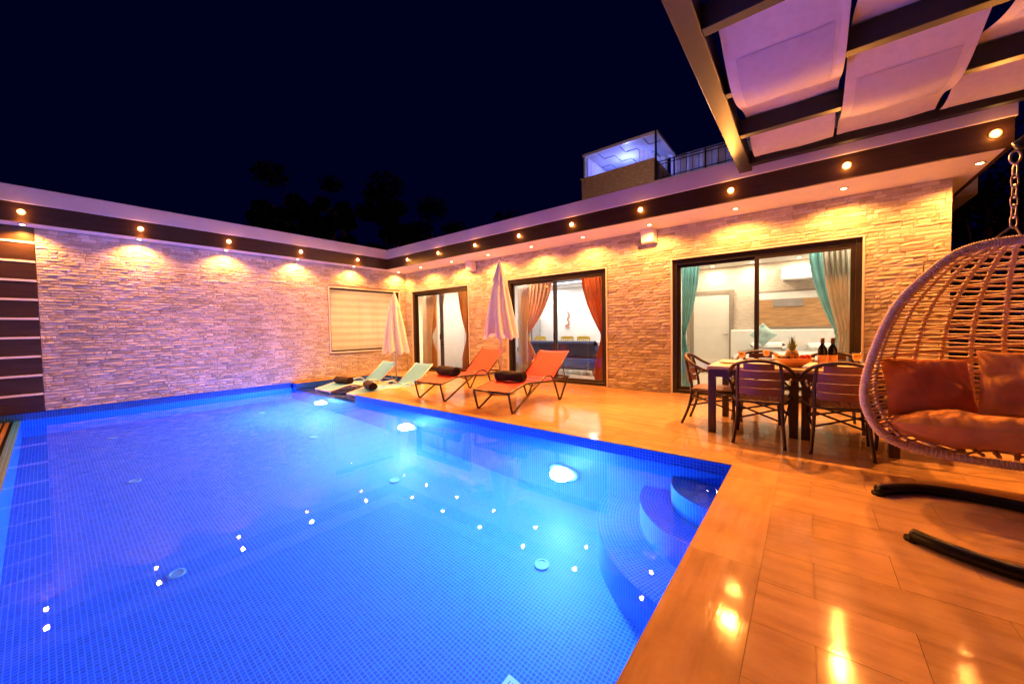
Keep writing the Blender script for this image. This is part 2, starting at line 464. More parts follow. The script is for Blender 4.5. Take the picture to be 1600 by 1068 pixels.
    def mesh(s, name, mat, smooth=False):
        me = bpy.data.meshes.new(name)
        me.from_pydata(s.v, [], s.f)
        if s.uv:
            l = me.uv_layers.new(name="UVMap")
            flat = []
            for fu in s.uv:
                for a in fu:
                    flat += a
            l.data.foreach_set("uv", flat)
        if mat:
            me.materials.append(mat)
        if smooth:
            me.polygons.foreach_set("use_smooth", [True] * len(me.polygons))
        me.update()
        return me

    def build(s, name, mat, parent=None, smooth=False):
        return link(name, s.mesh(name, mat, smooth), parent)


def link(name, data, parent=None, loc=(0, 0, 0), rot=(0, 0, 0), scale=(1, 1, 1)):
    o = bpy.data.objects.new(name, data)
    COL.objects.link(o)
    o.location = loc; o.rotation_euler = rot; o.scale = scale
    if parent:
        o.parent = parent
    return o


def tag(o, label=None, cat=None, group=None, kind=None):
    if label: o['label'] = label
    if cat: o['category'] = cat
    if group: o['group'] = group
    if kind: o['kind'] = kind
    return o


def thing(name, label, cat, loc=(0, 0, 0), rz=0.0, group=None):
    o = link(name, None, None, loc, (0, 0, rz))
    o.empty_display_size = 0.2
    return tag(o, label, cat, group)


def dup(src, loc=None, rz=None, label=None, parent=None):
    c = src.copy()
    COL.objects.link(c)
    c.parent = parent
    if loc is not None: c.location = loc
    if rz is not None: c.rotation_euler = (0, 0, rz)
    if label: c['label'] = label
    for ch in list(src.children):
        dup(ch, parent=c)
    return c


def catmull(pts, n=8, closed=False):
    P = [Vector(p) for p in pts]
    out = []
    m = len(P)
    for i in range(m if closed else m - 1):
        p0 = P[(i - 1) % m] if (closed or i > 0) else P[i]
        p1 = P[i]; p2 = P[(i + 1) % m]
        p3 = P[(i + 2) % m] if (closed or i < m - 2) else p2
        for k in range(n):
            t = k / n
            out.append(0.5 * ((2 * p1) + (p2 - p0) * t + (2 * p0 - 5 * p1 + 4 * p2 - p3) * t * t + (3 * p1 - p0 - 3 * p2 + p3) * t ** 3))
    if not closed:
        out.append(P[-1])
    return out


def spot(name, loc, direction, watts, color, parent, angle=120, blend=0.6, radius=0.03):
    d = bpy.data.lights.new(name, 'SPOT')
    d.energy = watts; d.color = color; d.spot_size = math.radians(angle); d.spot_blend = blend; d.shadow_soft_size = radius
    o = link(name, d, parent, loc)
    o.rotation_euler = Vector(direction).to_track_quat('-Z', 'Y').to_euler()
    return o


def area(name, loc, direction, watts, color, sx, sy, parent=None, disk=False):
    d = bpy.data.lights.new(name, 'AREA')
    d.energy = watts; d.color = color
    d.shape = 'ELLIPSE' if disk else 'RECTANGLE'
    d.size = sx; d.size_y = sy
    o = link(name, d, parent, loc)
    o.rotation_euler = Vector(direction).to_track_quat('-Z', 'Y').to_euler()
    return o


# ------------------------------------------------------------------ key dimensions (metres; house corner at the origin, deck at z = 0)
PX1 = 9.255          # pool edge along the coping
PY1 = -3.33          # pool edge along the deck
PY0 = -7.27          # overflow edge
ZW = -0.12           # water level
ZF = -1.62           # pool floor
SHX = 2.97           # deck corner beside the shallow shelf
SHY = -1.15
SHZ = -0.38
ZS = 2.955           # soffit
HX1 = 11.12          # end of the house
FY = -0.87           # front of the fascia
FX = 0.40            # front of the wing's fascia
DOORS = [(0.35, 2.75), (4.08, 6.605), (7.855, 10.325)]
ZD = 2.372

# ------------------------------------------------------------------ ground
g = MB()
a0, a1, b0, b1, E_ = -1.0, 15.0, -9.2, 6.0, 600.0
zg = -0.05
ring = [(-E_, -E_), (E_, -E_), (E_, E_), (-E_, E_), (a0, b0), (a1, b0), (a1, b1), (a0, b1)]
g.add([(x, y, zg) for x, y in ring], [(0, 1, 5, 4), (1, 2, 6, 5), (2, 3, 7, 6), (3, 0, 4, 7)])
tag(g.build("ground", M['soil']), kind='structure')

# ------------------------------------------------------------------ deck
deck = MB()
regions = [(SHX + .012, PX1, PY1 + .012, -0.02), (PX1 + .012, 9.57, -9.2, PY1), (9.57, 15.0, -9.2, -0.02), (0.02, SHX + .012, SHY + .012, -0.02), (PX1, 9.57, PY1, -0.02), (HX1 + .2, 15.0, -0.02, 6.0), (0.02, PX1 + .012, -9.2, PY0 - .735)]
for (x0, x1, y0, y1) in regions:
    deck.box(x0, x1, y0, y1, -0.09, -0.0108)
deck.box(0.02, 0.188, -3.288, SHY, -0.09, -0.0108)
deck_o = tag(deck.build("deck", M['grout']), kind='structure')
tile_me = MB().box(0, 1, 0, 1, 0, 1).mesh("tile", M['tile'])
cop_me = MB().box(0, 1, 0, 1, 0, 1).mesh("coping_tile", M['coping'])


def lay(x0, x1, y0, y1, lx=0.61, ly=0.305, me=tile_me, name="tile", gap=0.0018, phase=0.0, oy=0.0, stagger=0.5):
    row = 0
    y = y0 - oy
    while y < y1 - 1e-4:
        ya, yb = max(y, y0), min(y + ly, y1)
        x = x0 - (stagger * lx if row % 2 else 0) - phase
        while x < x1 - 1e-4:
            xa, xb = max(x, x0), min(x + lx, x1)
            if xb - xa > 0.03 and yb - ya > 0.03:
                dz = random.uniform(-0.0006, 0.0006)
                link(name, me, deck_o, (xa + gap / 2, ya + gap / 2, -0.0105), (0, 0, 0), (xb - xa - gap, yb - ya - gap, 0.0105 + dz))
            x += lx
        y += ly
        row += 1


lay(SHX - .01, 9.57, PY1 - .01, -0.02, phase=0.1)
lay(0.02, SHX - .01, SHY - .01, -0.02)
lay(0.02, PX1 - .012, -9.2, PY0 - .735)
lay(0.02, 0.21, -3.31, SHY - .01, lx=0.19, ly=0.61)
lay(9.57, 13.2, -5.75, -0.02, phase=0.10, oy=0.1)
lay(PX1 - 0.012, 9.57, -8.5, PY1 - .01, lx=0.327, ly=1.22, stagger=0, me=cop_me, name="coping_tile")
# ------------------------------------------------------------------ pool basin (tiled mosaic; uv in metres)
pb = MB()


def quad(p, uvs):
    pb.add(p, [(0, 1, 2, 3)], [uvs])


def hq(x0, x1, y0, y1, z):
    quad([(x0, y0, z), (x1, y0, z), (x1, y1, z), (x0, y1, z)], [(x0, y0), (x1, y0), (x1, y1), (x0, y1)])


def vx(x, y0, y1, z0, z1):      # wall in a plane of constant x
    quad([(x, y0, z0), (x, y1, z0), (x, y1, z1), (x, y0, z1)], [(y0, z0), (y1, z0), (y1, z1), (y0, z1)])


def vy(y, x0, x1, z0, z1):
    quad([(x0, y, z0), (x1, y, z0), (x1, y, z1), (x0, y, z1)], [(x0, z0), (x1, z0), (x1, z1), (x0, z1)])


hq(0, PX1, PY0, PY1, ZF)
vx(0.0, -8.2, PY1, ZF, 0.0)
vx(PX1, PY0 - 1.5, PY1, ZF, -0.012)
vy(PY1, SHX, PX1, ZF, -0.012)
vy(PY1, 0, SHX, ZF, SHZ)
hq(0.0, SHX, PY1, SHY, SHZ)
vx(SHX, PY1, SHY, SHZ, -0.012)
vy(SHY, 0.2, SHX, SHZ, -0.012)
vx(0.20, -3.30, SHY, SHZ, -0.012)
vy(-3.30, 0.0, 0.20, SHZ, -0.012)
vy(PY0, 0, PX1, ZF, ZW + 0.012)
pb.add([(0, PY0 - .07, ZW + .012), (PX1, PY0 - .07, ZW + .012), (PX1, PY0, ZW + .012), (0, PY0, ZW + .012)], [(0, 1, 2, 3)], [[(0, 0), (PX1, 0), (PX1, .07), (0, .07)]])
basin = tag(pb.build("pool_basin", M['mosaic']), kind='structure')
# corner steps: quarter rounds, each a part of the basin
prev_r, prev_z = 0.0, None
for k, (rr_, zt, zb) in enumerate([(0.50, ZW - 0.26, ZF), (0.77, ZW - 0.65, ZF), (1.16, ZW - 1.04, ZF)]):
    st = MB(); n = 40
    rin = [0.0, 0.50, 0.77][k]
    for i in range(n):
        a_, b_ = PI + PI / 2 * i / n, PI + PI / 2 * (i + 1) / n
        pa = lambda r, a, z: (PX1 + r * math.cos(a), PY1 + r * math.sin(a), z)
        ua, ub = a_ * rr_, b_ * rr_
        st.add([pa(rr_, a_, zb), pa(rr_, b_, zb), pa(rr_, b_, zt), pa(rr_, a_, zt)], [(0, 1, 2, 3)], [[(ua, zb), (ub, zb), (ub, zt), (ua, zt)]])
        if rin > 0:
            st.add([pa(rin, a_, zt), pa(rr_, a_, zt), pa(rr_, b_, zt), pa(rin, b_, zt)], [(0, 1, 2, 3)], [[(ua, rin), (ua, rr_), (ub, rr_), (ub, rin)]])
        else:
            st.add([pa(0, a_, zt), pa(rr_, a_, zt), pa(rr_, b_, zt)], [(0, 1, 2)], [[(ua, 0), (ua, rr_), (ub, rr_)]])
    st.build("step", M['mosaic'], basin)
# floor inlets and the main drain grate
inl = MB().lathe([(0.0, 0.0), (0.062, 0.0), (0.062, 0.012), (0.045, 0.016), (0.04, 0.010), (0.0, 0.012)], 20).mesh("floor_inlet", M['inlet'])
for x_ in (1.06, 3.40, 5.66, 7.90):
    for y_ in (-4.30, -6.38):
        link("floor_inlet", inl, basin, (x_, y_, ZF + 0.001))
gr = MB().box(0, 0.36, -0.36, 0, 0, 0.012, 0.004)
grate_o = gr.build("drain_grate", M['strip'], basin); grate_o.location = (8.24, -5.19, ZF + 0.002)
gm = MB()
for i in range(14):
    gm.box(0.03 + i * 0.0225, 0.03 + i * 0.0225 + 0.009, -0.33, -0.03, 0.012, 0.0125)
gm.build("grate_slot", M['grey'], grate_o)

# water sheet
wm = MB()
e_ = 0.006                                  # the body reaches just into the tiled shell so that no gap is left
op = [(-e_, PY0 - e_), (PX1 + e_, PY0 - e_), (PX1 + e_, PY1 + e_), (SHX + e_, PY1 + e_), (SHX + e_, SHY + e_), (0.2 - e_, SHY + e_), (0.2 - e_, -3.30 - e_), (-e_, -3.30 - e_)]
nb_ = len(op)
zb_ = ZF - 0.05
wm.add([(x, y, ZW) for x, y in op] + [(x, y, zb_) for x, y in op], [tuple(range(nb_)), tuple(range(2 * nb_ - 1, nb_ - 1, -1))] + [(k, nb_ + k, nb_ + (k + 1) % nb_, (k + 1) % nb_) for k in range(nb_)])
tag(wm.build("water", M['water']), kind='structure')

# underwater lamps
lens_me = MB().lathe([(0.0, 0.0), (0.135, 0.0), (0.13, 0.006), (0.08, 0.010), (0.0, 0.011)], 24).mesh("lens", M['poolglow'], True)
ring_me = MB().lathe([(0.136, 0.0), (0.19, 0.0), (0.19, 0.020), (0.165, 0.034), (0.136, 0.024)], 24, ring=True).mesh("trim_ring", M['whitemetal'], True)
for nm, x_ in (("beside the corner steps", 7.57), ("midway along the deck side", 4.68), ("under the shallow shelf edge", 1.72)):
    t = thing("pool_lamp", "round glowing underwater lamp set in the blue pool wall " + nm, "lamp", (x_, PY1 - 0.004, ZW - 0.86), 0, "underwater lamps along the deck side")
    link("lens", lens_me, t, (0, 0, 0), (PI / 2, 0, 0)); link("trim_ring", ring_me, t, (0, 0, 0), (PI / 2, 0, 0))
    d = bpy.data.lights.new("pool_light", 'POINT'); d.energy = POOL_W; d.color = BLUE; d.shadow_soft_size = 0.125
    link("pool_light", d, t, (0, -0.075, 0))

# overflow grating
t = thing("gutter_grating", "dark brown slatted overflow grating along the pool end by the striped panel", "grating", (0, 0, ZW))
for i in range(9):
    y_ = PY0 - 0.11 - i * 0.062
    MB().box(0.03, 7.0, y_ - 0.040, y_, -0.03, 0.012, 0.004).build("slat", M['grating'], t)
MB().box(0.01, 7.0, PY0 - 0.72, PY0 - 0.08, -0.10, -0.06).build("channel", M['blackmetal'], t)

# ------------------------------------------------------------------ villa
villa = thing("villa", "single storey stone clad villa with white parapet and brown fascia band", "building", (0, 0, 0))

fw = MB()
segs = [(0.0, DOORS[0][0]), (DOORS[0][1], DOORS[1][0]), (DOORS[1][1], DOORS[2][0]), (DOORS[2][1], HX1)]
for (x0, x1) in segs:
    fw.box(x0, x1, 0.0, 0.22, -0.08, ZS)
for (x0, x1) in DOORS:
    fw.box(x0, x1, 0.0, 0.22, ZD, ZS)
facade = fw.build("facade_wall", M['core'], villa)
sw = MB()
WY0, WY1, WZ0, WZ1 = -2.353, -0.25, 0.68, 2.366
sw.box(-0.22, 0.0, -7.03, WY0, -0.004, ZS); sw.box(-0.22, 0.0, WY1, 0.0, -0.004, ZS)
sw.box(-0.22, 0.0, WY0, WY1, -0.004, WZ0); sw.box(-0.22, 0.0, WY0, WY1, WZ1, ZS)
side = sw.build("side_wall", M['core'], villa)
MB().box(HX1 - 0.2, HX1 - 0.002, 0.22, 6.0, -0.08, ZS).build("end_wall", M['white'], villa)

# split stone: unit stones shared by all, the largest in view are single objects
def unit_stone(seed):
    r = np.random.default_rng(seed)
    nu, nv = 4, 3
    us = [0, .33 + r.uniform(-.08, .08), .67 + r.uniform(-.08, .08), 1]; zs_ = [0, .5 + r.uniform(-.14, .14), 1]
    v = []
    for i in range(nu):
        for j in range(nv):
            edge = i in (0, nu - 1) or j in (0, nv - 1)
            d = r.uniform(.35, .72) if edge else r.uniform(.72, 1.0)
            if j == nv - 1: d *= 0.9
            v.append((us[i], -d, zs_[j]))
    f = [(i * nv + j, (i + 1) * nv + j, (i + 1) * nv + j + 1, i * nv + j + 1) for i in range(nu - 1) for j in range(nv - 1)]
    o = len(v)
    bd = [i * nv for i in range(nu)] + [(nu - 1) * nv + j for j in range(1, nv)] + [i * nv + nv - 1 for i in range(nu - 2, -1, -1)] + [j for j in range(nv - 2, 0, -1)]
    for q in bd:
        v.append((v[q][0], 0.0, v[q][2]))
    n = len(bd)
    for k in range(n):
        f.append((bd[k], o + k, o + (k + 1) % n, bd[(k + 1) % n]))
    return v, f


USTONE = [unit_stone(100 + k) for k in range(18)]
USTONE_ME = []
for v, f in USTONE:
    USTONE_ME.append(MB().add(v, f).mesh("stone", M['stone']))
CAMP = np.array([9.741, -6.985, 1.2])


def clad(parent, u0, u1, z0, z1, holes, to_world, rotz, nmax=300, seed=1, hr=(.038, .068), ls=.82):
    """to_world(u, d, z) -> world point ; stones stand out by d"""
    r = np.random.default_rng(seed)
    rec = []
    z = z0
    while z < z1 - 0.01:
        h = r.uniform(*hr)
        if z + h > z1 - 0.03: h = z1 - z
        iv = [(u0, u1)]
        for (a, b, c, d) in holes:
            if z + h > c + 0.004 and z < d - 0.004:
                niv = []
                for (p, q) in iv:
                    if b <= p or a >= q: niv.append((p, q))
                    else:
                        if a > p: niv.append((p, a))
                        if b < q: niv.append((b, q))
                iv = niv
        hh = [(z, z + h)]
        for (p, q) in iv:
            u = p - r.uniform(0, 0.1)
            while u < q - 1e-3:
                l = ls * r.choice([r.uniform(.06, .14), r.uniform(.12, .22), r.uniform(.20, .36)])
                ua, ub = max(u, p), min(u + l, q)
                if q - ub < 0.05: ub = q
                if ub - ua > 0.015:
                    rec.append((ua, ub, z, z + h, r.uniform(0.012, 0.030), int(r.integers(18)), r.random()))
                u = ub if ub == q else u + l
        z += h
    size = []
    for s in rec:
        c = np.array(to_world((s[0] + s[1]) / 2, 0, (s[2] + s[3]) / 2)); d = np.linalg.norm(c - CAMP)
        size.append((s[1] - s[0]) * (s[3] - s[2]) / d ** 2)
    order = np.argsort(size)[::-1]
    gap = 0.0022
    for k in order[:nmax]:
        a, b, c, d, dep, vi, rn = rec[k]
        link("stone", USTONE_ME[vi], parent, to_world(a + gap, 0, c + gap), (0, 0, rotz), (b - a - 2 * gap, dep, d - c - 2 * gap))
    V = []; F = []; A = []
    n = 0
    for k in order[nmax:]:
        a, b, c, d, dep, vi, rn = rec[k]
        v, f = USTONE[vi]
        for p in v:
            V.append(to_world(a + gap + p[0] * (b - a - 2 * gap), -p[1] * dep, c + gap + p[2] * (d - c - 2 * gap)))
        F += [tuple(i + n for i in q) for q in f]
        A += [rn] * len(v)
        n += len(v)
    me = bpy.data.meshes.new("stone_courses")
    me.from_pydata(V, [], F)
    at = me.attributes.new("rnd", 'FLOAT', 'POINT'); at.data.foreach_set("value", A)
    me.materials.append(M['stone'])
    o = link("stone_courses", me, parent)
    o['kind'] = 'stuff'


hf = [(a - 0.024, b + 0.024, -1, ZD + 0.024) for a, b in DOORS]
clad(facade, 0.03, HX1, -0.004, ZS - 0.004, hf, lambda u, d, z: (u, -d, z), 0.0, seed=11)
hs_ = [(WY0 - 0.03, WY1 + 0.03, WZ0 - 0.035, WZ1 + 0.03)]
clad(side, -7.03, -0.0, 0.0, ZS - 0.004, hs_, lambda u, d, z: (d, u, z), PI / 2, seed=12, hr=(.034, .060), ls=.75)

# plain render reveal round the openings
for (x0, x1) in DOORS:
    rv = MB()
    rv.box(x0 - 0.022, x0 - 0.001, -0.034, 0.02, -0.006, ZD + 0.022); rv.box(x1 + 0.001, x1 + 0.022, -0.034, 0.02, -0.006, ZD + 0.022)
    rv.box(x0 - 0.001, x1 + 0.001, -0.034, 0.02, ZD + 0.002, ZD + 0.022)
    rv.build("door_surround", M['plaster'], villa)
rv = MB()
rv.box(-0.05, 0.036, WY0 - 0.028, WY0 - 0.001, WZ0 - 0.033, WZ1 + 0.028); rv.box(-0.05, 0.036, WY1 + 0.001, WY1 + 0.028, WZ0 - 0.033, WZ1 + 0.028)
rv.box(-0.05, 0.036, WY0 - 0.001, WY1 + 0.001, WZ1 + 0.001, WZ1 + 0.028); rv.box(-0.05, 0.045, WY0 - 0.001, WY1 + 0.001, WZ0 - 0.033, WZ0 - 0.001)
rv.build("window_surround", M['plaster'], villa)

# soffit, fascia, parapet, roof
so = MB()
so.box(FX, 11.35, FY, 0.0, ZS, ZS + 0.03); so.box(0.0, FX, -8.6, 0.0, ZS, ZS + 0.03)
so.box(HX1, 11.35, 0.0, 6.0, ZS, ZS + 0.03)
so.build("soffit", M['white'], villa)
fb = MB()
fb.box(FX + 0.002, 11.352, FY - 0.002, FY + 0.04, ZS - 0.004, 3.238); fb.box(FX - 0.04, FX + 0.002, -8.6, FY + 0.04, ZS - 0.004, 3.238)
fb.box(11.312, 11.356, FY + 0.04, 6.0, ZS - 0.004, 3.238)
fb.build("fascia_band", M['brown'], villa)
pp = MB()
pp.box(FX + 0.02, 11.37, FY - 0.018, FY + 0.15, 3.238, 3.492, 0.006); pp.box(FX - 0.15, FX + 0.02, -8.6, FY + 0.15, 3.2385, 3.4925, 0.006)
pp.box(11.22, 11.371, FY + 0.15, 6.0, 3.2385, 3.4925, 0.006)
pp.build("parapet", M['white'], villa)
MB().box(0.2, 11.25, FY + 0.14, 6.2, 3.02, 3.36).box(-4.5, 0.26, -8.6, 6.2, 3.021, 3.361).build("roof_slab", M['roof'], villa)
rf = MB()
rf.add([(-0.25, -8.6, 3.36), (-0.25, -0.2, 3.36), (-4.5, -0.2, 4.0), (-4.5, -8.6, 4.0), (-4.5, -8.6, 3.36), (-4.5, -0.2, 3.36)], [(0, 1, 2, 3), (0, 3, 4), (1, 5, 2), (3, 2, 5, 4)])
rf.build("roof", M['roof'], villa)
MB().box(-4.4, -0.01, -8.6, -7.9, -0.1, ZS).build("wing_end_wall", M['white'], villa)

# striped panel at the end of the side wall
pn = MB().box(-0.22, 0.012, -8.6, -7.034, -0.004, ZS - 0.001)
panel = pn.build("striped_panel", M['brown'], villa)
for i in range(9):
    z_ = 2.712 - i * 0.3035
    MB().box(0.013, 0.030, -8.6, -7.036, z_ - 0.016, z_ + 0.016, 0.002).build("strip", M['strip'], panel)
zb_ = [-0.0] + [2.712 - i * 0.3035 for i in range(8, -1, -1)] + [ZS - .004]
for i in range(10):
    MB().box(0.0125, 0.020, -8.6, -7.036, zb_[i] + 0.018, zb_[i + 1] - 0.018, 0.002).build("board", M['brown'], panel)

# sliding doors
handle_me = MB().box(-0.012, 0.012, -0.035, 0.0, -0.08, 0.08, 0.006).mesh("handle", M['blackmetal'])
for di, (x0, x1) in enumerate(DOORS):
    fr = MB()
    y0, y1 = 0.02, 0.16
    w = 0.065
    fr.box(x0, x0 + w, y0, y1, 0.0, ZD, 0.004); fr.box(x1 - w, x1, y0, y1, 0.0, ZD, 0.004)
    fr.box(x0 + w, x1 - w, y0 + .002, y1 - .002, ZD - 0.085, ZD, 0.004); fr.box(x0 + w, x1 - w, y0 + .002, y1 - .002, 0.0, 0.07, 0.004)
    d = fr.build("sliding_door", M['alu'], villa)
    xm = (x0 + x1) / 2 + 0.02
    for k, (a, b, yy) in enumerate(((x0 + w, xm + 0.03, 0.105), (xm - 0.03, x1 - w, 0.055))):
        s_ = MB(); q = 0.052
        za, zb = 0.072, ZD - 0.087
        s_.box(a, a + q, yy - .02, yy + .02, za, zb, .003); s_.box(b - q, b, yy - .02, yy + .02, za, zb, .003)
        s_.box(a + q, b - q, yy - .019, yy + .019, za, za + q, .003); s_.box(a + q, b - q, yy - .019, yy + .019, zb - q, zb, .003)
        s_.build("sash", M['alu'], d)
        MB().box(a + q - .002, b - q + .002, yy - .004, yy + .004, za + q - .002, zb - q + .002).build("pane", M['glass'], d)
    link("handle", handle_me, d, (xm - 0.004, 0.035, 1.02))
    MB().box(x0 - 0.04, x1 + 0.04, -0.10, 0.019, -0.009, 0.012, 0.003).build("threshold", M['coping'], d)

# window with a striped roller blind in the side wall
wd = MB()
xa, xb = -0.12, -0.03
wd.box(xa, xb, WY0, WY0 + .045, WZ0, WZ1, .003); wd.box(xa, xb, WY1 - .045, WY1, WZ0, WZ1, .003)
wd.box(xa + .001, xb - .001, WY0 + .045, WY1 - .045, WZ0, WZ0 + .045, .003); wd.box(xa + .001, xb - .001, WY0 + .045, WY1 - .045, WZ1 - .045, WZ1, .003)
win = wd.build("window", M['alu'], villa)
MB().box(-0.075, -0.067, WY0 + .044, WY1 - .044, WZ0 + .044, WZ1 - .044).build("pane", M['glass'], win)
nb = 17
hb = (WZ1 - WZ0 - 0.1) / nb
for i in range(nb):
    MB().box(-0.155 - .003 * (i % 2), -0.150 - .003 * (i % 2), WY0 + .02, WY1 - .02, WZ0 + .05 + i * hb, WZ0 + .05 + (i + 1) * hb - 0.002).build("blind_band", M['blind'] if i % 2 else M['blind2'], win)

# ------------------------------------------------------------------ rooms behind the doors
def room(x0, x1, yb, zc, name):
    r_ = MB()
    t_ = 0.05
    r_.box(x0 - t_, x1 + t_, yb, yb + t_, 0.0, zc + .3)
    bw = r_.build(name + "_back_wall", M['roomstone'] if name == 'bedroom' else M['plaster'], villa)
    MB().box(x0 - t_, x0, 0.23, yb, 0.0, zc + .3).box(x1, x1 + t_, 0.23, yb, 0.0, zc + .3).build(name + "_partition", M['plaster'], villa)
    MB().box(x0, x1, 0.225, yb - .002, -0.05, 0.008).build(name + "_floor", M['roomfloor'], villa)
    # dropped border with a lit cove round a higher centre
    c_ = MB(); b_ = 0.75
    c_.box(x0, x1, 0.224, 0.224 + b_, zc, zc + 0.06); c_.box(x0, x1, yb - b_, yb, zc, zc + 0.06)
    c_.box(x0, x0 + b_, 0.224 + b_, yb - b_, zc, zc + 0.06); c_.box(x1 - b_, x1, 0.224 + b_, yb - b_, zc, zc + 0.06)
    c_.build(name + "_ceiling_border", M['ceil'], villa)
    MB().box(x0, x1, 0.224, yb, zc + 0.26, zc + 0.3).build(name + "_ceiling", M['ceil'], villa)
    cv = MB(); e_ = 0.04
    cv.box(x0 + b_ - e_, x1 - b_ + e_, yb - b_ + .02, yb - b_ + .02 + e_, zc + .065, zc + .10)
    cv.box(x0 + b_ - e_, x1 - b_ + e_, 0.224 + b_ - .02 - e_, 0.224 + b_ - .02, zc + .065, zc + .10)
    cv.build(name + "_cove_light", M['coveblue'] if name == 'bedroom' else M['coveglow'], villa)
    return bw


room(-2.6, 3.1, 1.75, 2.62, "hall")
room(1.2, 7.2, 4.6, 2.62, "living_room")
room(7.3, 10.9, 3.4, 2.62, "bedroom")

MB().box(-2.65, -2.60, -4.0, 0.2, 0.0, 2.9).box(-2.6, -0.22, -4.0, -3.95, 0.0, 2.9).build("wing_room_wall", M['plaster'], villa)
MB().box(-2.6, -0.22, -3.95, 0.2, -0.05, 0.0).build("wing_room_floor", M['roomfloor'], villa)
# interior lamps (recessed discs in the ceiling borders)
disc_me = MB().lathe([(0.0, 0.0), (0.045, 0.0), (0.045, 0.006), (0.0, 0.006)], 16).mesh("lens", M['lampglow'])
trim_me = MB().lathe([(0.046, -0.004), (0.062, -0.004), (0.062, 0.006), (0.046, 0.006)], 16, ring=True).mesh("trim_ring", M['trim'])


def ceiling_lamp(x, y, watts, col, label, size=0.25):
    t = thing("ceiling_downlight", label, "lamp", (x, y, 2.612), 0, "downlights in the room ceilings")
    link("lens", disc_me, t); link("trim_ring", trim_me, t)
    area("ceiling_light", (0, 0, -0.012), (0, 0, -1), watts, col, size, size, t, True)


ceiling_lamp(-1.1, -1.3, 230, (1, .70, .42), "ceiling downlight in the wing room behind the striped blind")
for x_ in (0.6, 2.2):
    ceiling_lamp(x_, 0.75, 36, (1, .80, .56), "warm ceiling downlight in the hall behind the gold curtains")
for x_ in (2.6, 4.3, 6.0):
    ceiling_lamp(x_, 0.62, 36, (1, .90, .84), "ceiling downlight above the blue sofa in the living room")
    ceiling_lamp(x_, 4.05, 46, (1, .92, .90), "ceiling downlight along the living room back wall")
for x_ in (7.95, 8.75, 9.6, 10.4):
    ceiling_lamp(x_, 0.62, 14, (1, .80, .56), "ceiling downlight inside the bedroom near its sliding door")
    ceiling_lamp(x_, 3.05, 20, (1, .78, .52), "ceiling downlight washing the bedroom stone wall")

# ------------------------------------------------------------------ exterior spot lamps
XS = [1.345, 2.60, 3.86, 5.105, 6.33, 7.60, 8.88, 10.10, 11.23]
YA = [-7.14, -5.85, -4.555, -3.165, -1.755]
lens2_me = MB().lathe([(0.0, -0.012), (0.018, -0.009), (0.031, 0.0), (0.031, 0.008), (0.0, 0.008)], 16).mesh("lens", M['lampglow'])
trim2_me = MB().lathe([(0.032, -0.004), (0.044, -0.006), (0.050, 0.0), (0.050, 0.010), (0.032, 0.010)], 16, ring=True).mesh("trim_ring", M['trim'])


def downlight(loc, direction, watts, label, group, angle, blend=0.7):
    t = thing("downlight", label, "lamp", loc, 0, group)
    q = Vector(direction).to_track_quat('-Z', 'Y').to_euler()
    l = link("lens", lens2_me, t, (0, 0, 0), q); link("trim_ring", trim2_me, t, (0, 0, 0), q)
    d = Vector(direction).normalized()
    return t


def glow(t, direction, watts, angle, blend):
    d = Vector(direction).normalized()
    spot("spot_light", d * 0.03, d, watts, WARM, t, angle, blend, 0.03)


def halo_light(t, loc):
    d = bpy.data.lights.new("stray_light", 'POINT'); d.energy = 2.2; d.color = WARM; d.shadow_soft_size = 0.02
    link("stray_light", d, t, loc)


XL = ["above the hall door by the house corner", "above the hall door end by the small speaker", "above the stone wall between hall and living room", "above the middle of the living room door",
      "above the orange curtain by the sofa arm", "above the wall speaker near the dining table", "above the middle post of the bedroom door", "above the sheer beige curtain", "at the house end above the hanging chair"]
YL = ["over the striped panel", "first along the stone from the striped panel", "second along the stone from the striped panel", "third along the stone from the striped panel", "over the window with the blind", "in the corner between wing and facade"]
for x_, l_ in zip(XS, XL):
    t = downlight((x_, FY - 0.006, 3.105), (0, -1, 0), 0, "round spotlight in the brown fascia band " + l_, "spotlights in the deck fascia band", 160)
    spot("spot_light", (0, -0.05, 0), (0, -0.72, -0.69), BAND_W, WARM, t, 128, 0.9, 0.03)
    halo_light(t, (0, -0.048, -0.01))
    t = downlight((x_, -0.44, ZS - 0.004), (0, 0, -1), 0, "recessed spotlight in the white soffit " + l_, "spotlights in the white soffit", 130)
    glow(t, (0, 0.10, -1), SOFFIT_W, 152, 0.5)
for y_, l_ in zip(YA, YL):
    t = downlight((FX + 0.006, y_, 3.105), (1, 0, 0), 0, "round spotlight in the brown wing fascia, " + l_, "spotlights in the pool wall fascia band", 160)
    spot("spot_light", (0.05, 0, 0), (0.62, 0, -0.78), BAND_W, WARM, t, 128, 0.9, 0.03)
    halo_light(t, (0.048, 0, -0.01))
for y_, l_ in zip(YA + [-0.36], YL):
    t = downlight((0.20, y_, ZS - 0.004), (0, 0, -1), 0, "recessed soffit spotlight grazing the wing wall, " + l_, "spotlights grazing the pool wall", 130)
    glow(t, (-0.05, 0, -1), WALL_W, 145, 0.6)

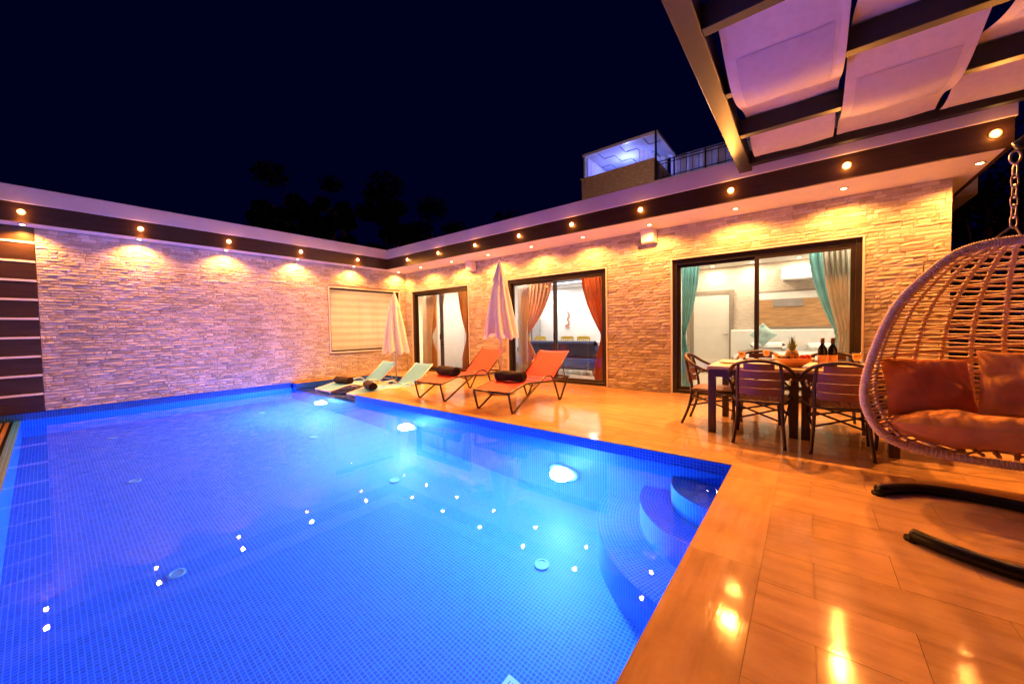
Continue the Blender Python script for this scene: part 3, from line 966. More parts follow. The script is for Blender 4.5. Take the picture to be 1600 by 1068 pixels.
# wall speakers
def speaker(x, z, label):
    t = thing("wall_speaker", label, "speaker", (x, -0.045, z), 0)
    MB().add([(-.135, 0, .10), (.135, 0, .10), (.135, 0, -.12), (-.135, 0, -.12), (-.12, -.15, .12), (.12, -.15, .12), (.105, -.11, -.10), (-.105, -.11, -.10)],
             [(0, 1, 5, 4), (1, 2, 6, 5), (2, 3, 7, 6), (3, 0, 4, 7), (4, 5, 6, 7)]).build("housing", M['plastic'], t)
    MB().add([(-.10, -.1535, .10), (.10, -.1535, .10), (.088, -.1155, -.085), (-.088, -.1155, -.085)], [(0, 1, 2, 3)]).build("grille", M['linen'], t)
    MB().box(-.03, .03, 0.0, .045, -.05, .05).build("bracket", M['plastic'], t)


speaker(7.47, 2.83, "white wedge speaker on the stone wall beside the dining table door")
speaker(2.95, 2.83, "white wedge speaker on the stone wall beside the tall closed parasol")

# outdoor shower on the wall behind the egg chair
t = thing("outdoor_shower", "thin wall shower with round rose behind the hanging chair", "shower", (10.885, -0.05, 0))
MB().tube([(0, 0, 0.9), (0, 0, 1.9), (0, -0.03, 1.94), (0, -0.22, 1.95)], 0.009, 8).build("pipe", M['chain'], t)
MB().lathe([(0.0, 0.015), (0.10, 0.008), (0.10, 0.0), (0.0, 0.0)], 20, (0, -0.22, 1.92)).build("shower_rose", M['chain'], t)
MB().lathe([(0.0, 0.0), (0.03, 0.0), (0.03, 0.04), (0.0, 0.04)], 12, (0, -0.02, 1.0)).build("valve", M['chain'], t)

# ------------------------------------------------------------------ curtains
def smooth(t):
    t = max(0, min(1, t)); return t * t * (3 - 2 * t)


def curtain(label, x_fix, w_top, w_tie, w_bot, side, mat, y, ztop=2.30, ztie=1.05, npl=7, amp=0.035, cat="curtain", name="curtain", tie=True):
    """side = +1: hangs from x_fix towards +x ; -1: towards -x"""
    t = thing(name, label, cat, (x_fix, y, 0.02), 0)

    def fn(u, v):
        z = ztop - (ztop - 0.02) * v
        if z > ztie:
            k = (ztop - z) / (ztop - ztie); w = w_top + (w_tie - w_top) * (k ** 1.7)
        else:
            k = (ztie - z) / ztie; w = w_tie + (w_bot - w_tie) * smooth(k * 1.4)
        a = amp * (0.45 + 0.55 * min(1, w / w_top))
        return (side * w * u, a * math.sin(2 * PI * npl * u + 0.4 * math.sin(5 * v)) + 0.01 * math.sin(9 * u + 4 * v), z)
    MB().sheet(fn, npl * 10, 30).build("drape", mat, t, True)
    if tie:
        MB().tube([(0, 0.05, ztie + 0.10), (side * w_tie * .5, -0.055, ztie + .03), (side * w_tie * 1.03, 0.0, ztie - .01), (side * w_tie * .5, 0.06, ztie + .04), (0, 0.06, ztie + 0.10)], 0.012, 6).build("tieback", mat, t, True)
    return t


curtain("sheer cream curtain at the hall door beside the house corner", 0.42, 0.55, 0.42, 0.42, 1, M['sheer'], 0.30, npl=9, tie=False)
curtain("gold tied back curtain at the hall door nearer the house corner", 0.62, 0.75, 0.16, 0.42, 1, M['gold'], 0.38)
curtain("gold tied back curtain at the hall door nearer the tall closed parasol", 2.43, 0.42, 0.12, 0.30, -1, M['gold'], 0.34)
curtain("sheer cream curtain at the living room door behind the tall parasol", 4.14, 0.35, 0.3, 0.3, 1, M['sheer'], 0.30, npl=7, tie=False)
curtain("pale peach tied back curtain at the living room door behind the tall parasol", 4.25, 0.85, 0.16, 0.45, 1, M['peach'], 0.38, npl=8)
curtain("orange tied back curtain at the living room door beside the sofa arm", 6.47, 0.60, 0.14, 0.30, -1, M['orange'], 0.34)
curtain("teal tied back curtain beside the white bedroom door", 7.92, 0.30, 0.07, 0.20, 1, M['teal'], 0.36, npl=5)
curtain("teal tied back curtain under the white air conditioner", 10.27, 0.52, 0.20, 0.30, -1, M['teal'], 0.44, npl=6)
curtain("sheer beige curtain at the bedroom door jamb beside the hanging chair", 10.27, 0.36, 0.17, 0.24, -1, M['sheer'], 0.30, npl=6)

# ------------------------------------------------------------------ hall furniture
def interior_door(x, yb, w, h, label, mat, z0=0.0):
    t = thing("interior_door", label, "door", (x, yb, z0))
    MB().box(-w / 2, -w / 2 + .09, -.05, -.003, 0, h).box(w / 2 - .09, w / 2, -.05, -.003, 0, h).box(-w / 2 + .09, w / 2 - .09, -.05, -.003, h - .09, h).build("frame", M['doorframe'], t)
    MB().box(-w / 2 + .092, w / 2 - .092, -.035, -.004, 0.012, h - .092, .004).build("leaf", mat, t)
    MB().box(w / 2 - .20, w / 2 - .12, -.075, -.036, 1.0, 1.02, .004).build("handle", M['chain'], t)


interior_door(-0.12, 1.75, 0.86, 2.15, "dark brown interior door inside the hall", M['brown'])
t = thing("hall_wardrobe", "tall cream wardrobe beside the dark hall door", "wardrobe", (0.98, 1.744, 0.01))
MB().box(-0.62, 0.62, -0.42, -0.02, 0, 2.3, .004).build("carcass", M['doorwhite'], t)
for k in (-1, 1):
    dr = MB().box(min(0.005 * k, .615 * k), max(0.005 * k, .615 * k), -0.44, -0.422, 0.06, 2.28, .003).build("door", M['doorwhite'], t)
    MB().box(0.04 * k - .008, 0.04 * k + .008, -0.465, -0.441, 1.0, 1.25, .003).build("handle", M['chain'], dr)
t = thing("white_cabinet", "white cabinet between the hall curtain and the dark door", "cabinet", (-1.05, 1.744, 0.01))
MB().box(-0.45, 0.45, -0.45, -0.02, 0, 2.1, .004).build("carcass", M['doorwhite'], t)
MB().box(-0.43, 0.43, -0.47, -0.452, 0.06, 2.07, .003).build("door", M['plaster'], t)

# ------------------------------------------------------------------ living room
t = thing("sofa", "dark blue buttoned sofa with rolled arms seen from behind through the glass", "sofa", (4.62, 1.30, 0.008))
MB().box(-1.12, 1.12, 0.0, 0.85, 0.14, 0.44, .04).build("base", M['velvet'], t, True)


def sofa_back(u, v):
    x = -1.1 + 2.2 * u
    prof = catmull([(0.10, .40), (0.02, .55), (-0.04, .72), (-0.08, .80), (-0.05, .86), (0.04, .86), (0.10, .80), (0.14, .6), (0.2, .40)], 3)
    k = v * (len(prof) - 1); i = int(min(k, len(prof) - 2)); fr_ = k - i
    q = prof[i] * (1 - fr_) + prof[i + 1] * fr_
    return (x, q.x + 0.008 * math.sin(x * 22) * math.sin(v * 18), q.y)


_prof = [Vector((a, b, 0)) for a, b in ((0.10, .40), (0.02, .55), (-0.04, .72), (-0.08, .80), (-0.05, .86), (0.04, .86), (0.10, .80), (0.14, .6), (0.2, .40))]
_prof = catmull(_prof, 3)


def sofa_back2(u, v):
    x = -1.1 + 2.2 * u
    k = v * (len(_prof) - 1); i = int(min(k, len(_prof) - 2)); q = _prof[i].lerp(_prof[i + 1], k - i)
    return (x, q.x + 0.006 * math.sin(x * 26) * math.sin(v * 20), q.y)


MB().sheet(sofa_back2, 60, 24).build("back", M['velvet'], t, True)
for k in (-1, 1):
    MB().box(min(1.0 * k, 1.25 * k), max(1.0 * k, 1.25 * k), 0.02, 0.9, 0.14, 0.58, .05).build("arm", M['velvet'], t, True)
    MB().tube([(1.14 * k, -0.02, .62), (1.14 * k, 0.92, .62)], 0.13, 16).build("arm_roll", M['velvet'], t, True)
    for yy in (0.06, 0.80):
        MB().tube([(1.0 * k, yy, 0.14), (1.03 * k, yy, 0.0)], [0.03, 0.02], 10).build("leg", M['woodfoot'], t, True)
for x_ in (-0.7, 0, 0.7):
    MB().box(x_ - .34, x_ + .34, 0.2, 0.85, .44, .56, .04).build("seat_cushion", M['velvet'], t, True)

t = thing("dining_set_table", "long white dining table inside the living room", "table", (3.6, 3.4, 0.008))
MB().box(-1.1, 1.1, -.42, .42, .72, .76, .006).build("tabletop", M['linen'], t)
for sx in (-1, 1):
    for sy in (-1, 1):
        MB().box(sx * 1.0 - .03, sx * 1.0 + .03, sy * .35 - .03, sy * .35 + .03, 0, .72).build("leg", M['woodfoot'], t)


def make_dchair():
    t = thing("indoor_chair", "yellow slat back chair at the indoor dining table", "chair", (0, 0, 0), 0, "yellow chairs at the indoor dining table")
    MB().box(-.21, .21, -.21, .21, .43, .46, .01).build("seat", M['yellow'], t)
    for sx in (-1, 1):
        MB().box(sx * .19 - .017, sx * .19 + .017, .17, .205, 0, .43).build("leg", M['woodfoot'], t)
        MB().box(sx * .19 - .017, sx * .19 + .017, -.205, -.17, 0, .93).build("leg", M['yellow'], t)
    for i in range(5):
        x = -.12 + i * .06
        MB().box(x - .014, x + .014, -.20, -.178, .46, .9).build("slat", M['yellow'], t)
    MB().box(-.172, .172, -.202, -.172, .88, .95, .006).build("top_rail", M['yellow'], t)
    return t


dch = make_dchair()
dch.location = (2.5, 2.95, 0.008); dch.rotation_euler = (0, 0, 0.1)
for (x_, rz) in ((3.15, -0.08), (4.1, 0.05), (4.65, 0.0)):
    dup(dch, (x_, 2.95, 0.008), rz)
t = thing("wall_ornament", "copper coloured vertical ornament on the living room back wall", "ornament", (3.08, 4.585, 1.22))
MB().tube(catmull([(0.06, 0, 0), (-.08, 0, .05), (0.05, 0, .14), (0.0, 0, .3), (.06, 0, .42), (0, 0, .56)], 5), [0.03] * 26, 8).build("figure", M['art'], t, True)
t = thing("grey_fridge", "grey upright cabinet against the living room back wall", "cabinet", (1.65, 4.55, 0.01))
MB().box(-.3, .3, -.55, 0, 0, 1.55, .01).build("body", M['grey'], t)
MB().box(.22, .24, -.58, -.552, .7, 1.2).build("handle", M['chain'], t)

# ------------------------------------------------------------------ bedroom
interior_door(7.86, 3.4, 0.98, 2.06, "cream interior door with taupe frame on the bedroom stone wall", M['doorwhite'])
t = thing("air_conditioner", "white wall air conditioner high on the bedroom stone wall", "air conditioner", (9.72, 3.39, 2.16))
MB().box(-.44, .44, -.22, 0, 0, .30, .03).build("body", M['plastic'], t)
MB().box(-.40, .40, -.21, -.06, -.012, -.001).build("vent", M['grey'], t)
t = thing("wood_niche", "wood lined wall niche panel above the white headboard", "panel", (9.85, 3.39, 1.10))
MB().box(-1.02, 1.04, -.06, -.002, 0, .86, .002).build("frame", M['doorframe'], t)
MB().box(-0.98, 1.0, -.064, -.0605, .05, .66).build("wood_panel", M['wood'], t)
MB().box(-0.98, 1.0, -.066, -.0605, .67, .82).build("light_panel", M['linen'], t)
MB().box(-0.72, -.18, -.075, -.0642, .50, .655, .002).build("shelf_box", M['grey'], t)
MB().box(.29, .305, -.068, -.0642, .05, .66).build("divider", M['doorframe'], t)
t = thing("bed", "white bed with a broad white headboard behind the outdoor table", "bed", (9.55, 2.2, 0.008))
MB().box(-1.25, 1.3, 1.08, 1.185, 0, 1.08, .02).build("headboard", M['linen'], t)
MB().box(-.95, .95, -.95, 1.07, .08, .32, .03).build("base", M['linen'], t)
MB().box(-.97, .97, -.97, 1.07, .32, .62, .07).build("mattress", M['linen'], t, True)
for x_ in (-.5, .5):
    MB().box(x_ - .34, x_ + .34, .72, 1.06, .62, .80, .07).build("pillow", M['linen'], t, True)


def pillow_mesh(w, h, d, mat, name, nz=0.0, seed=0, wr=0.012):
    """puffy cushion: square in u,v, thick in the middle"""
    mb = MB(); n = 22
    r = random.Random(seed)
    ph = [r.uniform(0, 6.28) for _ in range(6)]

    def side_(sg):
        def fn(u, v):
            x, z = 2 * u - 1, 2 * v - 1
            k = max(0.0, (1 - abs(x) ** 2.6)) ** 0.5 * max(0.0, (1 - abs(z) ** 2.6)) ** 0.5
            pin = 1 - 0.06 * (x * x + z * z - 2 * x * x * z * z)
            wv = wr * (math.sin(7 * x + 3 * z + ph[0]) + math.sin(5 * z - 4 * x + ph[1]) + 0.6 * math.sin(13 * x * z + ph[2]) + 0.5 * math.sin(17 * x + 5 * z + ph[3])) * k
            return (x * w / 2 * pin, sg * (k * d / 2 + wv), z * h / 2 * pin)
        return fn
    f1, f2 = side_(-1), side_(1)
    mb.sheet(f1, n, n)
    mb.sheet(lambda u, v: f2(1 - u, v), n, n)
    return mb.mesh(name, mat, True)


tag(link("scatter_cushion", pillow_mesh(.38, .38, .15, M['tealcush'], "scatter_cushion", seed=1), None, (8.98, 2.86, .98), (0.18, PI / 4, 0)),
    "pale teal diamond set cushion on the white bed", "cushion")

# ------------------------------------------------------------------ pergola over the seating corner
pg = thing("pergola", "dark steel pergola with woven pale fabric strips beside the fascia", "pergola", (0, 0, 0))
MB().box(8.985, 9.135, -9.0, FY - 0.022, 3.30, 3.50, .006).build("edge_beam", M['pergola'], pg)
MB().box(13.4, 13.55, -9.0, FY - 0.022, 3.30, 3.50, .006).build("edge_beam", M['pergola'], pg)
RY = [-1.10, -2.04, -2.99, -3.95, -4.92, -5.9, -6.9, -7.9]
for y_ in RY:
    MB().box(9.136, 13.399, y_ - 0.045, y_ + 0.045, 3.302, 3.478, .004).build("rafter", M['rafter'], pg)
MB().box(9.136, 13.399, -9.0, -8.86, 3.302, 3.478, .004).build("rafter", M['rafter'], pg)
for x_ in (9.06, 13.475):
    MB().box(x_ - .06, x_ + .06, -8.99, -8.87, 0.0, 3.30, .004).build("post", M['pergola'], pg)


def strip_fn(x0, x1, par):
    def fn(u, v):
        y = -1.16 - v * 7.02
        ph_ = (y - RY[0]) / (RY[1] - RY[0])
        s_ = math.cos(PI * ph_) * (-1 if par else 1) * min(1.0, max(0.0, (RY[0] - 0.02 - y) / 0.55))
        z = 3.39 + 0.105 * s_
        sag = -0.012 * (1 - (2 * u - 1) ** 2)
        return (x0 + (x1 - x0) * u, y, z + sag + 0.004 * math.sin(6 * y + 8 * u))
    return fn


for k in range(5):
    x0 = 9.19 + k * 0.80
    s_ = MB().sheet(strip_fn(x0, x0 + 0.77, k % 2 == 0), 8, 120).build("fabric_strip", M['fabric'], pg, True)
    f0 = strip_fn(x0, x0 + 0.77, k % 2 == 0)
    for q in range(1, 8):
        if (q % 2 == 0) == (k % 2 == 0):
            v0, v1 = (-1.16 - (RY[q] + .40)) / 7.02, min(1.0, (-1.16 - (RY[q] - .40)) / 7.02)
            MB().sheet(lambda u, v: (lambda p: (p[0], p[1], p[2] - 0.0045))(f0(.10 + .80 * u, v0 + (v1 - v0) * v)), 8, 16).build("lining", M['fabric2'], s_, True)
    for e in (0.0, 1.0):
        f0 = strip_fn(x0, x0 + 0.77, k % 2 == 0)
        MB().sheet(lambda u, v: (lambda p: (p[0] + (u - .5) * .05 + (0.03 if e == 0 else -0.03), p[1], p[2] - 0.004))(f0(e, v)), 1, 120).build("hem", M['fabric'], s_, True)

# ------------------------------------------------------------------ parasols (closed)
def parasol(label, loc, top, skirt, half, tie_h):
    t = thing("closed_parasol", label, "parasol", loc, 0, "closed white parasols by the loungers")
    MB().tube([(0, 0, 0.0), (0, 0, top + 0.02)], 0.019, 12).build("pole", M['whitemetal'], t, True)
    MB().lathe([(0, 0), (0.235, 0), (0.25, .02), (0.25, .06), (0.21, .075), (0.03, .08), (0.03, .26), (0.0, .26)], 28).build("base_weight", M['concrete'], t, True)
    nf = 8

    def fn(u, v):
        z = top - (top - skirt) * v
        r = 0.022 + (half - 0.022) * (v ** 0.78)
        if v > 0.2: r -= 0.018 * math.exp(-((v - 0.24) / 0.05) ** 2)
        a = 2 * PI * u
        fold = 1 - 0.34 * min(1, v * 2.2) * (0.5 + 0.5 * math.cos(nf * a + 0.8 * math.sin(3 * v))) ** 1.5
        zz = z + 0.05 * v ** 6 * math.cos(nf * a + 1.0) + (0.015 * math.sin(3 * a) * v)
        return (r * fold * math.cos(a + 0.25 * v), r * fold * math.sin(a + 0.25 * v), zz)
    MB().sheet(fn, 96, 30).build("canopy", M['canopy'], t, True)

    def fv(u, v):
        z = top + 0.0 - 0.34 * v
        r = 0.03 + 0.125 * v; a = 2 * PI * u
        fold = 1 - 0.25 * v * (0.5 + 0.5 * math.cos(nf * a))
        return (r * fold * math.cos(a), r * fold * math.sin(a), z + .02 * v * math.cos(nf * a))
    MB().sheet(fv, 64, 8).build("vent_cap", M['canopy'], t, True)
    MB().lathe([(0, 0), (.02, .0), (.026, .03), (.014, .055), (0, .07)], 12, (0, 0, top)).build("finial", M['whitemetal'], t, True)
    return t


parasol("tall closed white parasol standing between the two red loungers", (5.27, -1.70, 0.0), 2.42, 1.07, 0.335, 0.6)
parasol("closed white parasol standing in the shallow water between the green loungers", (1.70, -1.55, SHZ), 2.50, 1.06, 0.35, 0.6)

# ------------------------------------------------------------------ sun loungers
def lounger(label, loc, fm, sm, group):
    t = thing("sun_lounger", label, "sun lounger", loc, 0, group)
    w = 0.335
    R_ = 0.016
    for sx in (-1, 1):
        x = sx * w
        MB().tube(catmull([(x, 0.0, .300), (x, .18, .335), (x, .42, .385), (x, .7, .375), (x, 1.05, .35), (x, 1.25, .355), (x, 1.67, .365)], 5), R_, 8).build("side_rail", fm, t, True)
        # front V: short leg, foot, long raking arm that bows over the rail
        MB().tube(catmull([(x, 0.0, .30), (x, .035, .16), (x, .075, .03), (x, .10, .014), (x, .15, .03), (x, .50, .22), (x, .86, .40), (x * .97, .98, .435), (x * .97, 1.10, .43), (x, 1.2, .36)], 5), R_, 8).build("leg", fm, t, True)
        MB().tube(catmull([(x, 1.18, .36), (x, 1.26, .20), (x, 1.34, .03), (x, 1.37, .014), (x, 1.40, .03), (x, 1.52, .2), (x, 1.64, .36)], 5), R_, 8).build("leg", fm, t, True)
        MB().tube([(x * .93, 1.52, .60), (x * .93, 1.58, .36)], 0.009, 6).build("back_strut", fm, t, True)
        MB().tube([(x * .93, 1.20, .36), (x * .93, 1.74, .80)], 0.013, 8).build("back_rail", fm, t, True)
        MB().tube(catmull([(x, .46, .385), (x * 1.02, .52, .35), (x * 1.02, .62, .34), (x, .7, .375)], 4), 0.008, 6).build("hand_loop", fm, t, True)
    MB().tube([(-w, 0, .30), (w, 0, .30)], 0.018, 8).build("front_bar", fm, t, True)
    MB().tube([(-w, 1.67, .365), (w, 1.67, .365)], R_, 8).build("rear_bar", fm, t, True)
    MB().tube([(-w, .86, .36), (w, .86, .36)], 0.011, 8).build("cross_bar", fm, t, True)
    pr = catmull([(0, 0.02, .312), (0, .18, .345), (0, .42, .395), (0, .7, .384), (0, 1.05, .36), (0, 1.22, .362)], 5)

    def seat(u, v):
        k = v * (len(pr) - 1); i = int(min(k, len(pr) - 2)); q = pr[i].lerp(pr[i + 1], k - i)
        return ((2 * u - 1) * (w - .028), q.y, q.z - 0.014 * (1 - (2 * u - 1) ** 2))
    MB().sheet(seat, 10, 30, 0.003).build("seat_sling", sm, t, True)
    MB().sheet(lambda u, v: ((2 * u - 1) * (w - .032), 1.215 + .525 * v, .37 + .435 * v - .012 * (1 - (2 * u - 1) ** 2)), 10, 14, 0.003).build("backrest_sling", sm, t, True)
    return t


lounger("red sun lounger with bronze frame beside the living room door", (6.155, -3.00, 0.0), M['bronze'], M['redsling'], "red sun loungers on the deck")
lounger("red sun lounger with bronze frame between the parasol and the green loungers", (4.635, -2.93, 0.0), M['bronze'], M['redsling'], "red sun loungers on the deck")
lounger("pale green sun lounger in the shallow water along the pool wall ledge", (1.33, -3.20, SHZ), M['whitemetal'], M['greensling'], "green sun loungers in the shallow water")
lounger("pale green sun lounger in the shallow water beside the deck edge", (2.60, -3.12, SHZ), M['whitemetal'], M['greensling'], "green sun loungers in the shallow water")


def towel_mesh():
    mb = MB(); n = 30; m_ = 16
    def fn(u, v):
        a = 2 * PI * u * 1.0
        x = -0.25 + 0.5 * v
        r = 0.083 + 0.004 * math.sin(9 * v + 3 * a) + 0.004 * math.sin(2 * a)
        return (x, r * math.cos(a) * 1.06, r * math.sin(a) * 0.93)
    mb.sheet(fn, n, m_)
    for s_, x in ((-1, -.25), (1, .25)):
        pts = []
        for k in range(90):
            th = k * 0.30; rr = 0.012 + 0.0026 * k * .30
            pts.append((x + s_ * 0.004, rr * math.cos(th), rr * math.sin(th) * .93))
        mb.tube(pts, 0.0065, 5)
        mb.add([(x, 0, 0)] + [(x, 0.083 * math.cos(2 * PI * k / 20), .077 * math.sin(2 * PI * k / 20)) for k in range(20)], [(0, 1 + k, 1 + (k + 1) % 20) for k in range(20)])
    return mb.mesh("rolled_towel", M['towel'], True)


tw = towel_mesh()
for loc, rz, lb in (((6.12, -2.49, 0.470), 0.06, "dark brown rolled towel on the red lounger by the living room door"),
                    ((4.66, -2.47, 0.468), -0.1, "dark brown rolled towel on the red lounger next to the green ones"),
                    ((1.34, -2.72, 0.088), 0.12, "dark brown rolled towel on the green lounger by the pool wall"),
                    ((2.60, -2.80, 0.080), -0.3, "dark brown rolled towel on the green lounger by the deck edge")):
    tag(link("rolled_towel", tw, None, loc, (0, 0, rz)), lb, "towel", "rolled towels on the loungers")

# low side table between the green loungers
t = thing("side_table", "low white side table with wooden tray between the green loungers", "side table", (1.95, -2.35, SHZ))
MB().box(-.24, .24, -.24, .24, .36, .385, .006).build("tray", M['tray'], t)
MB().tube([(-.25, -.25, .375), (.25, -.25, .375), (.25, .25, .375), (-.25, .25, .375)], .012, 6, True).build("rim", M['whitemetal'], t)
for sx in (-1, 1):
    MB().tube([(sx * .24, -.26, 0), (sx * .24, .24, .36)], .011, 6).build("leg", M['whitemetal'], t)
    MB().tube([(sx * .225, .26, 0), (sx * .225, -.24, .36)], .011, 6).build("leg", M['whitemetal'], t)
cup = MB().lathe([(0, 0), (.028, 0), (.034, .09), (.031, .09), (.026, .006), (0, .006)], 14).mesh("tumbler", M['clear'], True)
for (x_, y_) in ((1.88, -2.42), (2.04, -2.30)):
    tag(link("tumbler", cup, None, (x_, y_, SHZ + .386)), "clear tumbler standing on the low wooden tray", "glass", "tumblers on the tray")

# ------------------------------------------------------------------ dining table and chairs
t = thing("dining_table", "long dark framed outdoor dining table with pale top", "table", (0, 0, 0))
MB().box(8.86, 10.42, -2.36, -1.38, .715, .75, .005).build("tabletop", M['tabletop'], t)
MB().box(8.875, 10.405, -2.345, -2.315, .63, .714).box(8.875, 10.405, -1.425, -1.395, .63, .714).box(8.875, 8.905, -2.314, -1.426, .63, .714).box(10.375, 10.405, -2.314, -1.426, .63, .714).build("apron", M['tableleg'], t)
for (x_, y_) in ((8.905, -2.315), (10.355, -2.315), (8.905, -1.42), (10.355, -1.42), (9.635, -2.10), (9.735, -2.10), (9.635, -1.6), (9.735, -1.6)):
    MB().box(x_ - .036, x_ + .036, y_ - .036, y_ + .036, 0.0, .714, .004).build("leg", M['tableleg'], t)


def make_chair():
    t = thing("bistro_chair", "", "chair", (0, 0, 0), 0, "rattan chairs round the outdoor table")
    r = 0.0155
    hoop = [(.235, .24, .44), (.262, .21, .57), (.283, .10, .645), (.285, -.03, .675), (.262, -.17, .735), (.20, -.255, .80), (.10, -.295, .835), (0, -.305, .845)]
    hoop = hoop + [(-x, y, z) for x, y, z in reversed(hoop[:-1])]
    MB().tube(catmull(hoop, 4), r * 1.12, 8).build("arm_rail", M['rattan'], t, True)
    for sx in (-1, 1):
        MB().tube(catmull([(sx * .245, .265, 0.0), (sx * .232, .245, .25), (sx * .235, .24, .45)], 4), r, 8).build("leg", M['rattan'], t, True)
        MB().tube(catmull([(sx * .215, -.315, 0.0), (sx * .195, -.235, .22), (sx * .185, -.205, .43), (sx * .190, -.235, .62), (sx * .175, -.275, .80)], 4), r, 8).build("leg", M['rattan'], t, True)
        MB().tube([(sx * .235, .24, .22), (sx * .198, -.22, .37)], r * .62, 6).build("brace", M['rattan'], t)
        MB().tube([(sx * .232, .24, .36), (sx * .200, -.23, .23)], r * .62, 6).build("brace", M['rattan'], t)
        MB().tube(catmull([(sx * .19, -.24, .66), (sx * .235, -.17, .60), (sx * .25, -.10, .655)], 4), r * .7, 6).build("arm_stay", M['rattan'], t, True)
    for a, b in (((-.198, -.225, .24), (.188, -.215, .38)), ((.198, -.225, .24), (-.188, -.215, .38)), ((-.235, .245, .24), (.235, .243, .38)), ((.235, .245, .24), (-.235, .243, .38))):
        MB().tube([a, b], r * .62, 6).build("brace", M['rattan'], t)
    # back slats: curved boards
    zz = .50
    for i, h in enumerate((.072, .075, .075, .062)):
        z0 = zz; z1 = zz + h
        wd_ = [.172, .172, .168, .13][i]

        def fn(u, v, z0=z0, z1=z1, wd_=wd_):
            x = (2 * u - 1) * wd_
            z = z0 + (z1 - z0) * v
            return (x, -.225 - .055 * (1 - (x / .19) ** 2) - (z - .5) * .16, z)
        MB().sheet(fn, 10, 2, 0.010).build("slat", M['slat'], t)
        zz = z1 + .011
    MB().tube(catmull([(.235, .24, .425), (0, .255, .425), (-.235, .24, .425), (-.24, 0, .425), (-.185, -.205, .425), (0, -.225, .425), (.185, -.205, .425), (.24, 0, .425)], 3, True), r, 8, True).build("seat_frame", M['rattan'], t, True)
    for i in range(6):
        x = -.185 + i * .074
        MB().box(x - .033, x + .033, -.20, .235, .434, .448, .004).build("seat_slat", M['seatslat'], t)
    return t


ch = make_chair()
chairs = [((9.37, -2.33, 0), 0.0, "rattan chair backing the pool at the table end by the pool corner"),
          ((9.98, -2.31, 0), 0.03, "rattan chair backing the pool at the table next to the hanging chair"),
          ((8.845, -1.89, 0), -PI / 2, "rattan chair at the head of the table beside the stone wall"),
          ((9.25, -1.32, 0), PI, "rattan chair across the table in front of the white bedroom door"),
          ((9.98, -1.32, 0), PI, "rattan chair across the table in front of the sheer beige curtain"),
          ((10.52, -1.90, 0), PI / 2, "rattan chair at the table end behind the hanging chair")]
for i, (loc, rz, lb) in enumerate(chairs):
    if i == 0:
        ch.location = loc; ch.rotation_euler = (0, 0, rz); ch['label'] = lb
    else:
        dup(ch, loc, rz, lb)

# things on the table
TZ = 0.7505
def put(name, mb, mat, loc, label, cat, group=None, smooth_=True, rot=(0, 0, 0)):
    o = mb.build(name, mat, None, smooth_); o.location = loc; o.rotation_euler = rot
    return tag(o, label, cat, group)


put("fruit_bowl", MB().lathe([(0, 0), (.07, 0), (.085, .012), (.15, .055), (.185, .09), (.178, .092), (.14, .062), (.07, .02), (0, .016)], 32), M['bowl'], (9.63, -2.02, TZ), "wide orange fruit bowl in the middle of the table", "bowl")
t = thing("pineapple", "pineapple with leafy crown standing in the fruit bowl", "pineapple", (9.615, -1.98, TZ + .03))
MB().lathe([(0, 0), (.045, .005), (.062, .05), (.06, .10), (.042, .14), (0, .15)], 18).build("fruit", M['pine'], t, True)
for k in range(30):
    a = k * 2.399; kk = k / 30
    rr = 0.022 * (1 - .6 * kk); sp = 0.085 * (1 - .75 * kk)
    b0 = Vector((rr * math.cos(a), rr * math.sin(a), .13)); tp = Vector((sp * math.cos(a), sp * math.sin(a), .19 + .115 * kk + .02 * math.sin(k * 3.1)))
    md = b0.lerp(tp, .5) + Vector((0, 0, .025)); tn = Vector((-math.sin(a), math.cos(a), 0)) * .007
    MB().add([b0 - tn, b0 + tn, md + tn * .8, md - tn * .8, tp], [(0, 1, 2, 3), (3, 2, 4)]).build("leaf", M['pineleaf'], t)
ball = lambda r: MB().lathe([(0, 0)] + [(r * math.sin(PI * k / 10), r * (1 - math.cos(PI * k / 10))) for k in range(1, 10)] + [(0, 2 * r * .94)], 16)
put("apple", ball(.038), M['apple'], (9.71, -2.05, TZ + .055), "red apple resting on the rim side of the fruit bowl", "apple", "apples in the fruit bowl")
put("apple", ball(.036), M['apple'], (9.745, -1.99, TZ + .06), "red apple resting on the rim side of the fruit bowl", "apple", "apples in the fruit bowl")
gb = MB()
rg = random.Random(3)
for k in range(26):
    gx, gy = rg.uniform(-.06, .06), rg.uniform(-.04, .04); gz = rg.uniform(0, .03)
    gb.lathe([(0, -.013), (.009, -.009), (.013, 0), (.009, .009), (0, .013)], 8, (gx, gy, gz))
put("grape_bunch", gb, M['grape'], (9.55, -2.04, TZ + .07), "bunch of dark grapes piled in the fruit bowl", "grapes")
o = put("banana", MB().tube(catmull([(-.08, 0, .03), (-.04, 0, 0), (.02, 0, -.004), (.08, 0, .03)], 5), [.006] + [.016] * 14 + [.006], 8), M['juice'], (9.53, -1.93, TZ + .10), "yellow banana lying over the fruit bowl rim", "banana")

def wine_bottle(loc, label, k=1.0):
    t = thing("wine_bottle", label, "bottle", loc, 0, "wine bottles on the table")
    MB().lathe([(0, 0), (.037, 0), (.039, .01), (.039, .17), (.034, .20), (.016, .235), (.0145, .25), (.0145, .30), (0, .30)], 20).build("glass_body", M['bottle'], t, True)
    MB().lathe([(.0395, .045), (.0398, .046), (.0398, .13), (.0395, .131)], 20, ring=True).build("paper_label", M['label'], t, True)
    MB().lathe([(.0150, .25), (.0165, .252), (.0165, .302), (0, .304)], 14).build("foil", M['foil'], t, True)


